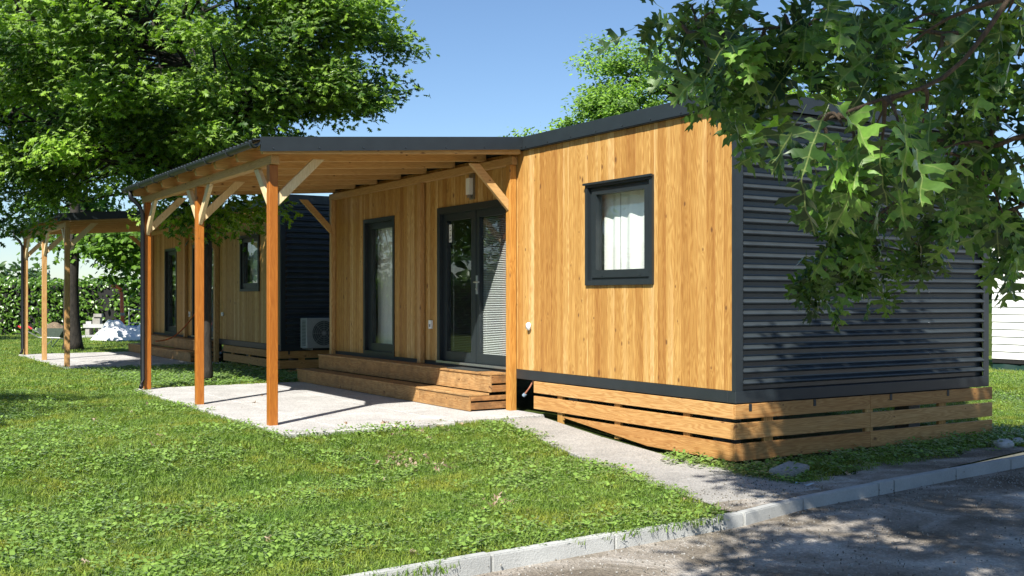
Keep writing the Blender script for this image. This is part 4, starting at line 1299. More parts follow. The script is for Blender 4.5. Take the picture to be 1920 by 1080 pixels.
# ------------------------------------------------------------------ things around the far lawn
def far_things():
    # orange drain pipe with an elbow, standing in white sheeting
    b = P(231, 632, 38); b.z = -0.05
    root = empty("drain_pipe", b, "upright orange plastic drain pipe with a bent top beside white sheeting", "pipe")
    mb = MB(); top = b + Vector((-0.06, 0, 1.72))
    mb.tube([b, b.lerp(top, 0.5), top], 0.065, 12); mb.build("lower_pipe", M['orange'], root, origin=b, smooth=True)
    mb = MB(); mb.tube([top, top + Vector((-0.06, 0.03, 0.12)), top + Vector((-0.2, 0.1, 0.18)), top + Vector((-0.28, 0.15, 0.18))], [0.075, .075, .075, .08], 12)
    mb.build("elbow", M['orange'], root, origin=top, smooth=True)
    mb = MB(); c = b.lerp(top, 0.5); mb.tube([c, c + Vector((0, 0, 0.1))], 0.08, 12); mb.build("collar", M['stone'], root, origin=c)
    # crumpled white sheeting
    rs = np.random.RandomState(3)
    c = P(232, 640, 37.2); n = 34; V = []; Fq = []
    ph = rs.uniform(0, 6.28, (6, 3))
    for i in range(n):
        for j in range(n):
            u, v = i/(n-1)*2-1, j/(n-1)*2-1
            r = min(1.0, math.hypot(u, v))
            h = 0.28 * (1 - r**3) * (1 + 0.45*math.sin(5*u+ph[0,0]) + 0.2*math.sin(9*v+2))
            h += 0.10 * sum(abs(math.sin((3+2*k)*u*math.cos(ph[k,1]) + (3+2*k)*v*math.sin(ph[k,1]) + ph[k,2])) for k in range(4)) * (1-r**3)
            x = c.x + RT[0]*u*1.15 + FW[0]*v*0.8; y = c.y + RT[1]*u*1.15 + FW[1]*v*0.8
            V.append((x, y, -0.04 + max(0, h)))
    for i in range(n-1):
        for j in range(n-1): Fq.append((i*n+j, (i+1)*n+j, (i+1)*n+j+1, i*n+j+1))
    o = put("plastic_sheeting", mesh_from([Vector(v) - c for v in V], Fq, M['plastic'], True), c)
    tag(o, "crumpled heap of white plastic sheeting at the foot of the orange pipe", "sheeting")
    # pale concrete strip behind
    s0 = P(150, 633, 39.5); s1 = P(290, 633, 39.5)
    mb = MB()
    t = (s1 - s0).normalized(); nn = Vector((FW[0], FW[1], 0))
    mb.prism([(s0.x, s0.y, 0.05), (s1.x, s1.y, 0.05), (s1.x+nn.x*1.5, s1.y+nn.y*1.5, 0.06), (s0.x+nn.x*1.5, s0.y+nn.y*1.5, 0.06)], (0, 0, -0.2))
    o = mb.build("concrete_base", M['kerb'], None); tag(o, "low pale concrete strip in front of the hedge", kind='structure')
    # block seat / stacked slabs with lumps
    c = P(175, 622, 40.2); c.z = 0.06
    root = empty("stone_stack", c, "grey slab on two blocks with broken stones on top before the hedge", "stone stack")
    def lbox(name, u0, u1, v0, v1, z0, z1, mat, par, cc):
        mb = MB(); pp = [(u0, v0), (u1, v0), (u1, v1), (u0, v1)]
        mb.prism([(cc.x + RT[0]*u + FW[0]*v, cc.y + RT[1]*u + FW[1]*v, z0) for u, v in pp], (0, 0, z1 - z0)); return mb.build(name, mat, par)
    lbox("block", -0.3, -0.15, 0, .4, 0.06, 0.32, M['stone'], root, c); lbox("block", 0.18, 0.33, 0, .4, 0.06, 0.32, M['stone'], root, c)
    lbox("slab", -0.36, 0.38, -0.05, .45, 0.322, 0.46, M['kerb'], root, c)
    lbox("stone", -0.05, 0.22, 0.05, .3, 0.462, 0.72, M['stone'], root, c); lbox("stone", -0.3, -0.1, 0.05, .3, 0.462, 0.56, M['kerb'], root, c)
    lbox("stone", 0.0, 0.3, 0.0, .2, 0.722, 0.84, M['stone'], root, c)
    # tool trolley with white frame and blue box
    c = P(253, 628, 40); c.z = 0.06
    root = empty("hand_trolley", c, "small pale metal trolley carrying a blue box by the hedge", "trolley")
    mb = MB()
    def q(u, v, z): return (c.x + RT[0]*u + FW[0]*v, c.y + RT[1]*u + FW[1]*v, z)
    for u in (-0.22, 0.22):
        mb.tube([q(u, 0, 0.1), q(u, 0, 0.9), q(u*0.9, 0.0, 1.0)], 0.022, 6); mb.tube([q(u, 0, 0.25), q(u, -0.4, 0.22)], 0.02, 6)
    mb.tube([q(-0.2, 0, 1.0), q(0.2, 0, 1.0)], 0.022, 6); mb.tube([q(-0.22, -0.4, 0.22), q(0.22, -0.4, 0.22)], 0.02, 6); mb.tube([q(-0.22, 0, 0.5), q(0.22, 0, 0.5)], 0.02, 6)
    mb.build("frame", M['acwhite'], root)
    for u in (-0.27, 0.27):
        mb = MB(); mb.tube([q(u - 0.025, 0, 0.16), q(u + 0.025, 0, 0.16)], 0.11, 14); mb.build("wheel", M['tyre'], root)
    bx_ = lbox("plastic_box", -0.16, 0.16, -0.34, -0.04, 0.25, 0.42, M['blue'], None, c); tag(bx_, "blue plastic box standing on the pale trolley", "box")
    # wheelbarrow
    c = P(99, 650, 31.5); c.z = -0.05
    root = empty("wheelbarrow", c, "wheelbarrow heaped with soil beside the far porch posts, red handle grips", "wheelbarrow")
    def q(u, v, z): return Vector((c.x + RT[0]*u + FW[0]*v, c.y + RT[1]*u + FW[1]*v, c.z + z))
    bm = bmesh.new()
    lo = [(-0.22, -0.2), (0.25, -0.2), (0.25, 0.2), (-0.22, 0.2)]; hi = [(-0.36, -0.3), (0.46, -0.3), (0.46, 0.3), (-0.36, 0.3)]
    a = [bm.verts.new(q(u, v, 0.33)) for u, v in lo]; b_ = [bm.verts.new(q(u, v, 0.60)) for u, v in hi]; c2 = [bm.verts.new(q(u*0.96, v*0.96, 0.60)) for u, v in hi]; d_ = [bm.verts.new(q(u*0.95, v*0.95, 0.345)) for u, v in lo]
    bm.faces.new(a[::-1]); bm.faces.new(d_)
    for i in range(4):
        j = (i+1) % 4
        bm.faces.new((a[i], a[j], b_[j], b_[i])); bm.faces.new((b_[i], b_[j], c2[j], c2[i])); bm.faces.new((c2[i], c2[j], d_[j], d_[i]))
    bmesh.ops.translate(bm, verts=bm.verts[:], vec=-c)
    me = bpy.data.meshes.new("tray"); bm.to_mesh(me); bm.free(); me.materials.append(M['barrow']); put("tray", me, c, root)
    mb = MB()
    for s in (-1, 1):
        mb.tube([q(0.62, s*0.06, 0.18), q(0.3, s*0.2, 0.31), q(-0.3, s*0.24, 0.33), q(-0.75, s*0.26, 0.58)], 0.02, 6)
        mb.tube([q(-0.12, s*0.22, 0.32), q(-0.16, s*0.24, 0.0), q(0.12, s*0.22, 0.32)], 0.016, 6)
    mb.build("frame", M['alu'], root, origin=c)
    for s in (-1, 1):
        mb = MB(); mb.tube([q(-0.72, s*0.26, 0.56), q(-0.88, s*0.26, 0.66)], 0.028, 8); mb.build("grip", M['red'], root)
    mb = MB(); mb.tube([q(0.62, -0.045, 0.19), q(0.62, 0.045, 0.19)], 0.19, 20); mb.build("wheel", M['tyre'], root)
    # soil heap (sits in the tray)
    V = []; Fq = []; n = 16
    for i in range(n):
        for j in range(n):
            u, v = i/(n-1)*2-1, j/(n-1)*2-1
            h = 0.55 + 0.2*max(0, 1 - (u*u+v*v)**0.8) + rs.uniform(0, 0.03) * (abs(u) < .95 and abs(v) < .95)
            V.append(q(0.05 + u*0.385, v*0.27, h) - c)
    for i in range(n-1):
        for j in range(n-1): Fq.append((i*n+j, (i+1)*n+j, (i+1)*n+j+1, i*n+j+1))
    o = put("soil_heap", mesh_from(V, Fq, M['soil']), c); tag(o, "brown soil heaped in the wheelbarrow", "soil", kind='stuff')
    # cable slung from the far cabin's socket to its steps
    a = P(366, 588, 25.6); e = P(292, 640, 24.4)
    mb = MB(); pts = []
    for i in range(12):
        t = i/11; p = a.lerp(e, t); p.z -= 0.18*math.sin(t*3.14); pts.append(p)
    mb.tube(pts, 0.014, 6); o = mb.build("cable", M['orange'], None); tag(o, "slack orange cable hanging from the far cabin wall to its steps", "cable")
far_things()

# loose slab, stone and scrap by the kerb
def loose():
    c = P(1480, 880, 9.75); z = float(g(c.x, c.y))
    bm = bmesh.new(); bmesh.ops.create_cube(bm, size=1)
    for v in bm.verts: v.co = Vector((v.co.x*0.40, v.co.y*0.21, v.co.z*0.055))
    bmesh.ops.bevel(bm, geom=bm.edges[:], offset=0.01, segments=2, affect='EDGES')
    me = bpy.data.meshes.new("paving_stone"); bm.to_mesh(me); bm.free(); me.materials.append(M['stone'])
    o = put("paving_stone", me, (c.x, c.y, z + 0.065), None, (R(5), R(-4), R(18)))
    tag(o, "loose grey paving block lying tilted in the grass by the cabin corner", "paving block")
    rs = np.random.RandomState(8)
    for (px, py, d, s, lab) in ((1882, 838, 11.3, 0.09, "rounded pale stone in the grass near the right edge"), (1908, 828, 11.6, 0.06, "smaller pale stone right of the rounded one")):
        c = P(px, py, d); z = float(g(c.x, c.y))
        bm = bmesh.new(); bmesh.ops.create_icosphere(bm, subdivisions=3, radius=s)
        for v in bm.verts: v.co = Vector((v.co.x*1.2, v.co.y, v.co.z*0.6)) * (1 + 0.12*math.sin(v.co.x*40+v.co.y*30) + rs.normal(0, .02))
        me = bpy.data.meshes.new("stone"); bm.to_mesh(me); bm.free(); me.materials.append(M['kerb']); me.shade_smooth()
        tag(put("stone", me, (c.x, c.y, z + s*0.4)), lab, "stone")
    c = P(1512, 896, 9.2); z = float(g(c.x, c.y)) + 0.03
    V = []; 
    for i in range(9):
        t = i/8
        V += [(-0.09 + 0.18*t, -0.012 + 0.02*math.sin(t*7), 0.012*math.sin(t*9)), (-0.09 + 0.18*t, 0.018 + 0.01*math.sin(t*5), 0.012*math.cos(t*8))]
    o = put("wrapper_scrap", mesh_from(V, [(2*i, 2*i+2, 2*i+3, 2*i+1) for i in range(8)], plain("pale_blue_scrap", (0.45, 0.6, 0.7), 0.3), True), (c.x, c.y, z), None, (0, 0, R(-50)))
    tag(o, "crumpled pale blue plastic scrap beside the loose paving block", "litter")
loose()

# ------------------------------------------------------------------ geometry-node scatter of ground cover
def hidden_obj(name, me):
    return bpy.data.objects.new(name, me)      # instance source, never linked to the scene

def scatter(name, V, Fq, dens, sources, smin, smax, label, cat, mat_base, tilt=0.25, seed=0):
    me = mesh_from(V, Fq, mat_base); add_attr(me, "dens", dens, 'POINT')
    o = put(name, me, (0, 0, 0)); tag(o, label, cat, kind='stuff')
    ng = bpy.data.node_groups.new(name + "_nodes", 'GeometryNodeTree')
    ng.interface.new_socket("Geometry", in_out='INPUT', socket_type='NodeSocketGeometry')
    ng.interface.new_socket("Geometry", in_out='OUTPUT', socket_type='NodeSocketGeometry')
    gi = ng.nodes.new("NodeGroupInput"); go = ng.nodes.new("NodeGroupOutput")
    at = ng.nodes.new("GeometryNodeInputNamedAttribute"); at.data_type = 'FLOAT'; at.inputs[0].default_value = "dens"
    L = ng.links.new
    join = ng.nodes.new("GeometryNodeJoinGeometry")
    for k, src in enumerate(sources):
        dp = ng.nodes.new("GeometryNodeDistributePointsOnFaces"); dp.distribute_method = 'RANDOM'
        L(gi.outputs[0], dp.inputs["Mesh"]); L(at.outputs[0], dp.inputs["Density"]); dp.inputs["Seed"].default_value = seed + 17 * k
        oi = ng.nodes.new("GeometryNodeObjectInfo"); oi.inputs["Object"].default_value = src; oi.inputs["As Instance"].default_value = True
        ip = ng.nodes.new("GeometryNodeInstanceOnPoints")
        rv = ng.nodes.new("FunctionNodeRandomValue"); rv.data_type = 'FLOAT_VECTOR'
        rv.inputs[0].default_value = (-tilt, -tilt, 0); rv.inputs[1].default_value = (tilt, tilt, 6.283); rv.inputs["Seed"].default_value = seed + 3 + k
        rf = ng.nodes.new("FunctionNodeRandomValue"); rf.data_type = 'FLOAT'
        rf.inputs[2].default_value = smin; rf.inputs[3].default_value = smax; rf.inputs["Seed"].default_value = seed + 8 + k
        L(dp.outputs["Points"], ip.inputs["Points"]); L(oi.outputs["Geometry"], ip.inputs["Instance"])
        L(rv.outputs[0], ip.inputs["Rotation"]); L(rf.outputs[1], ip.inputs["Scale"])
        L(ip.outputs[0], join.inputs[0])
    L(join.outputs[0], go.inputs[0])
    md = o.modifiers.new("scatter", 'NODES'); md.node_group = ng
    return o

def grass_tuft(seed, n=22, rad=0.065, hmin=0.012, hmax=0.042, w=0.0052):
    rs = np.random.RandomState(seed); V = []; Fq = []; tone = []
    for k in range(n):
        a = rs.uniform(0, 6.28); r = rad * math.sqrt(rs.uniform(0, 1)); bx_, by_ = r*math.cos(a), r*math.sin(a)
        h = rs.uniform(hmin, hmax); d = rs.uniform(0, 6.28); lean = rs.uniform(0.3, 2.2) * h
        dx, dy = math.cos(d), math.sin(d); wx, wy = -dy*w/2, dx*w/2
        b = len(V)
        V += [(bx_-wx, by_-wy, -0.01), (bx_+wx, by_+wy, -0.01), (bx_+dx*lean*.4+wx*.8, by_+dy*lean*.4+wy*.8, h*.65), (bx_+dx*lean*.4-wx*.8, by_+dy*lean*.4-wy*.8, h*.65), (bx_+dx*lean, by_+dy*lean, h)]
        Fq += [(b, b+1, b+2), (b, b+2, b+3), (b+3, b+2, b+4)]
        tone += [min(1, max(0, rs.normal(0.5, 0.25)))] * 3
    me = mesh_from(V, Fq, M['grass']); add_attr(me, "tone", tone)
    return hidden_obj("grass_tuft", me)

def weed(seed, n=8, rad=0.045, ls=0.024, hz=0.035):
    rs = np.random.RandomState(seed); V = []; Fq = []; tone = []
    for k in range(n):
        a = rs.uniform(0, 6.28); r = rs.uniform(0.1, 1) * rad; s = ls * rs.uniform(0.6, 1.2)
        c = Vector((r*math.cos(a), r*math.sin(a), rs.uniform(0.4, 1.3)*hz)); y = Vector((math.cos(a), math.sin(a), rs.uniform(-0.3, 0.5))).normalized()
        x = y.cross(Vector((rs.normal(0, .2), rs.normal(0, .2), 1))).normalized(); b = len(V)
        for (u, v) in ((0, 0), (0.32, 0.3), (0.38, 0.65), (0, 1), (-0.38, 0.65), (-0.32, 0.3)):
            V.append(c + x*u*s + y*v*s)
        Fq += [(b, b+1, b+2), (b, b+2, b+3), (b, b+3, b+4), (b, b+4, b+5)]
        tone += [min(1, max(0, rs.normal(0.5, 0.22)))] * 4
    me = mesh_from(V, Fq, M['weed']); add_attr(me, "tone", tone)
    return hidden_obj("weed_rosette", me)

def dry_leaf(seed):
    tv, tf = star_leaf('oak' if seed % 2 else 'oval'); rs = np.random.RandomState(seed)
    V = [(x*0.10, (y-0.5)*0.10, 0.02 + 0.05*abs(x) + 0.02*math.sin(y*5 + seed)) for x, y, z in tv]
    me = mesh_from(V, [tuple(t) for t in tf.tolist()], M['dry']); add_attr(me, "tone", rs.uniform(0, 1, len(tf)))
    return hidden_obj("dry_leaf", me)

def pebble(seed, col):
    rs = np.random.RandomState(seed)
    bm = bmesh.new(); bmesh.ops.create_icosphere(bm, subdivisions=1, radius=0.5)
    for v in bm.verts: v.co = Vector((v.co.x*rs.uniform(.8, 1.3), v.co.y*rs.uniform(.7, 1.0), v.co.z*rs.uniform(.4, .7)))
    me = bpy.data.meshes.new("pebble"); bm.to_mesh(me); bm.free(); me.materials.append(col)
    return hidden_obj("pebble", me)

def lum_noise(x, y, sc, seed):
    rs = np.random.RandomState(seed); z = 0
    for k in range(9):
        f = sc * rs.uniform(0.5, 2.2); a = rs.uniform(0, 6.28); z = z + np.sin(f*(x*math.cos(a) + y*math.sin(a)) + rs.uniform(0, 6.28))
    return z / 9

def cover_grid(x0, x1, y0, y1, s):
    nx = int((x1-x0)/s); ny = int((y1-y0)/s)
    X, Y = np.meshgrid(np.linspace(x0, x1, nx), np.linspace(y0, y1, ny), indexing='ij')
    Z = g(X, Y)
    return X, Y, Z

def inside_frame(X, Y, margin=0.06):
    d = FW[0]*X + FW[1]*Y; lat = RT[0]*X + RT[1]*Y
    t = lat / np.maximum(d, 0.1)
    return (d > 3.5) & (np.abs(t) < 0.4715 + margin), d

def build_cover(X, Y, Z, dens):
    nx, ny = X.shape
    keep = dens > 0
    cell = keep[:-1, :-1] | keep[1:, :-1] | keep[:-1, 1:] | keep[1:, 1:]
    idx = -np.ones(X.shape, int); used = np.zeros(X.shape, bool)
    used[:-1, :-1] |= cell; used[1:, :-1] |= cell; used[:-1, 1:] |= cell; used[1:, 1:] |= cell
    idx[used] = np.arange(used.sum())
    V = np.column_stack([X[used], Y[used], Z[used]])
    ii, jj = np.nonzero(cell)
    Fq = np.column_stack([idx[ii, jj], idx[ii+1, jj], idx[ii+1, jj+1], idx[ii, jj+1]])
    return V.tolist(), [tuple(f) for f in Fq.tolist()], dens[used]

def blocked(X, Y, pad=0.0):
    """where nothing may grow: patios, path, cabins, kerb, road"""
    b = np.zeros(X.shape, bool)
    wob = 0.05 * lum_noise(X, Y, 9.0, 2)
    for dy in (0, DY):
        b |= (X > 4.03 + wob + pad) & (X < 7.4) & (Y > 10.86 + dy + wob + np.where(dy == 0, 0.0, 0) ) & (Y < 17.40 + dy)
        b |= (X > 7.22) & (X < 11.25) & (Y > 7.62 + dy - 0.08) & (Y < 17.4 + dy)
    xl = np.interp(Y, [6.4, 7.25, 8.35, 9.55, 10.9], [5.80, 5.96, 6.22, 6.44, 6.70]) + wob
    xr = np.interp(Y, [6.4, 7.25, 8.35, 9.55, 10.9], [7.05, 7.00, 7.12, 7.15, 7.2]) + wob
    b |= (X > xl) & (X < xr) & (Y > 6.2) & (Y < 10.95)
    b |= (Y < kerb_y(X) + 0.055)
    # bare gravel strip by the kerb
    b |= (Y < kerb_y(X) + 0.55 + 0.25*lum_noise(X, Y, 2.0, 5)) & (X > 5.6) & (X < 10.5)
    b |= (X > 19.4) & (Y < 13.5)
    return b

# near and middle lawn
X, Y, Z = cover_grid(-8, 24, 5.0, 46, 0.16)
vis, d = inside_frame(X, Y)
blk = blocked(X, Y)
nz = lum_noise(X, Y, 1.6, 3)
dens = np.where(d < 10, 330, np.where(d < 16, 210, np.where(d < 26, 75, 22))).astype(float)
dens = dens * np.clip(1.0 + 0.75 * nz, 0.35, 2)
dens[~vis | blk] = 0
near = (d < 17)
gn = dens.copy(); gn[~near] = 0
V, Fq, D = build_cover(X, Y, Z, gn)
tufts = [grass_tuft(s) for s in (1, 2, 3)]
scatter("grass", V, Fq, D / 3 * 1.6, tufts, 0.75, 1.35, "short mown green grass covering the near lawn", "grass", M['lawn'], seed=1)
gf = dens.copy(); gf[near] = 0
V, Fq, D = build_cover(X, Y, Z, gf)
big = [grass_tuft(s, n=26, rad=0.11, hmin=0.025, hmax=0.055, w=0.010) for s in (5, 6)]
scatter("grass", V, Fq, D / 2 * 1.6, big, 0.8, 1.3, "mown grass of the lawn farther off, around the far patio", "grass", M['lawn'], seed=40)
# broad-leaved weeds in drifts
wd_ = 0.22 + np.clip(lum_noise(X, Y, 2.6, 9) * 3.6 + 0.1 + 0.45 * (X < 4.2), 0, 1.6)
edge = blocked(X + 0.22, Y) | blocked(X, Y + 0.22) | blocked(X - 0.2, Y)
wden = wd_ * np.where(d < 12, 130, np.where(d < 20, 70, 14)) * (1 + 1.6 * edge)
wden[~vis | blk] = 0
V, Fq, D = build_cover(X, Y, Z, wden)
weeds = [weed(s, n=9 + s % 3 * 3) for s in (11, 12, 13)]
scatter("weeds", V, Fq, D / 3, weeds, 0.6, 1.7, "broad-leaved clover and plantain growing through the lawn", "weeds", M['lawn'], seed=60)
# ground ivy in the shade beyond the near patio and under the corner
iv = ((X > 4.3) & (X < 7.2) & (Y > 17.5) & (Y < 22.6)) | ((X > 6.9) & (X < 11.6) & (Y > 6.9) & (Y < 7.55)) | ((X > 6.95) & (X < 7.15) & (Y > 7.0) & (Y < 8.3))
iden = np.where(iv, np.where(Y > 10, 120.0, 75.0), 0.0); iden[~vis] = 0
V, Fq, D = build_cover(X, Y, Z, iden)
scatter("ground_ivy", V, Fq, D / 2, [weed(21, 14, 0.08, 0.040, 0.05), weed(22, 16, 0.1, 0.036, 0.07)], 0.6, 1.4, "dark leafy ground cover in the shade between the cabins and by the skirting", "ground cover", M['lawn'], seed=80)
# dry leaves
dl = np.clip(lum_noise(X, Y, 2.6, 19) * 4 - 0.9, 0, 1) * 5.0 + 0.5
clump = np.zeros(X.shape)
for (px, py, dd, r_) in ((765, 868, 10.2, 0.28), (930, 945, 8.3, 0.16), (750, 820, 12.0, 0.30), (800, 815, 12.3, 0.15)):
    c = P(px, py, dd); clump = np.maximum(clump, 190 * np.exp(-((X - c.x)**2 + (Y - c.y)**2) / (r_*r_)))
dl = (dl + clump) * (d < 16); dl[~vis | (Y < kerb_y(X) + 0.1)] = 0
dl[(X > 7.2) & (Y > 7.5)] = 0
V, Fq, D = build_cover(X, Y, Z, dl)
scatter("fallen_leaves", V, Fq, D / 3, [dry_leaf(1), dry_leaf(2), dry_leaf(3)], 0.6, 1.3, "scattered dry brown leaves lying on the lawn", "fallen leaves", M['lawn'], tilt=0.5, seed=90)
# gravel: road edge, bare strip, road surface
Xr, Yr, _ = cover_grid(0, 13, 1.8, 7.4, 0.12)
kk = Yr - kerb_y(Xr)
Zr = np.where(kk < 0, ROAD_Z + 0.006, g(Xr, Yr) + 0.004)
visr, dr_ = inside_frame(Xr, Yr)
gd = np.where((kk < -0.05) & (kk > -0.45), 260.0, 0) + np.where(kk <= -0.05, 60.0 + 260 * np.clip(lum_noise(Xr, Yr, 3.0, 23) * 3 - 0.3, 0, 1), 0)
gd += np.where((kk > 0.06) & (kk < 0.95 + 0.3*lum_noise(Xr, Yr, 3.0, 7)) & (Xr > 5.65) & (Xr < 10.5), 620.0, 0)
onpath = (Xr > 5.8) & (Xr < 7.05) & (kk > 0.05) & (Yr < 7.4)
Zr = np.where(onpath, np.maximum(Zr, -0.183), Zr)
gd[~visr] = 0
V, Fq, D = build_cover(Xr, Yr, Zr, gd)
pe = [pebble(1, M['stone']), pebble(2, M['stone']), pebble(3, M['pebdark'])]
scatter("gravel", V, Fq, D / 3, pe, 0.006, 0.021, "loose grey gravel along the kerb and over the road", "gravel", M['road'], tilt=3.0, seed=120)

# ------------------------------------------------------------------ foreground oak
def oak_leaf_mesh(seed):
    """red oak leaf: bristle-tipped lobes, folded along the midrib; length 1"""
    rs = np.random.RandomState(seed)
    half = [(0.010, 0.0), (0.012, 0.10), (0.05, 0.14), (0.20, 0.135), (0.27, 0.21), (0.15, 0.235), (0.045, 0.275), (0.05, 0.335), (0.24, 0.375),
            (0.38, 0.40), (0.50, 0.535), (0.37, 0.49), (0.33, 0.56), (0.22, 0.505), (0.055, 0.51), (0.05, 0.565), (0.12, 0.635), (0.27, 0.69), (0.41, 0.84), (0.28, 0.775), (0.23, 0.84), (0.14, 0.765), (0.055, 0.76), (0.055, 0.81), (0.12, 0.88), (0.15, 0.985), (0.05, 0.925)]
    bend = rs.uniform(0.15, 0.6); fold = rs.uniform(0.12, 0.6); tw = rs.uniform(-0.5, 0.5); wd = rs.uniform(0.8, 1.02)
    def sh(x, y):
        z = fold * abs(x) - bend * y * y + tw * x * y + 0.03 * math.sin(y * 14 + x * 9)
        return (x * wd, y, z)
    V = []; UV = []; Fq = []
    from mathutils.geometry import tessellate_polygon
    for side in (1, -1):
        k = rs.uniform(0.88, 1.1)
        poly = [(0.0, 0.0)] + [(side * x * k, y) for x, y in half] + [(0.0, 1.0)] + [(0.0, y) for y in (0.86, 0.72, 0.58, 0.44, 0.30, 0.15)]
        base = len(V)
        for (x, y) in poly:
            V.append(sh(x, y)); UV.append((0.5 + x * 0.8, y))
        for t in tessellate_polygon([[Vector((x, y, 0)) for x, y in poly]]):
            a, b, c = [poly[q] for q in t]
            cr = (b[0]-a[0])*(c[1]-a[1]) - (b[1]-a[1])*(c[0]-a[0])
            t = t if cr > 0 else (t[0], t[2], t[1])
            Fq.append(tuple(base + q for q in t))
    # stalk
    b = len(V)
    for (x, y, z) in ((-0.007, 0.0, 0), (0.007, 0.0, 0), (0.006, -0.22, 0.03), (-0.006, -0.22, 0.03)):
        V.append((x, y, z)); UV.append((0.5, 0.3))
    Fq.append((b, b+3, b+2, b+1))
    me = mesh_from(V, Fq, M['leafO'], True)
    uvl = me.uv_layers.new(name="UVMap")
    for lp in me.loops: uvl.data[lp.index].uv = UV[lp.vertex_index]
    return me

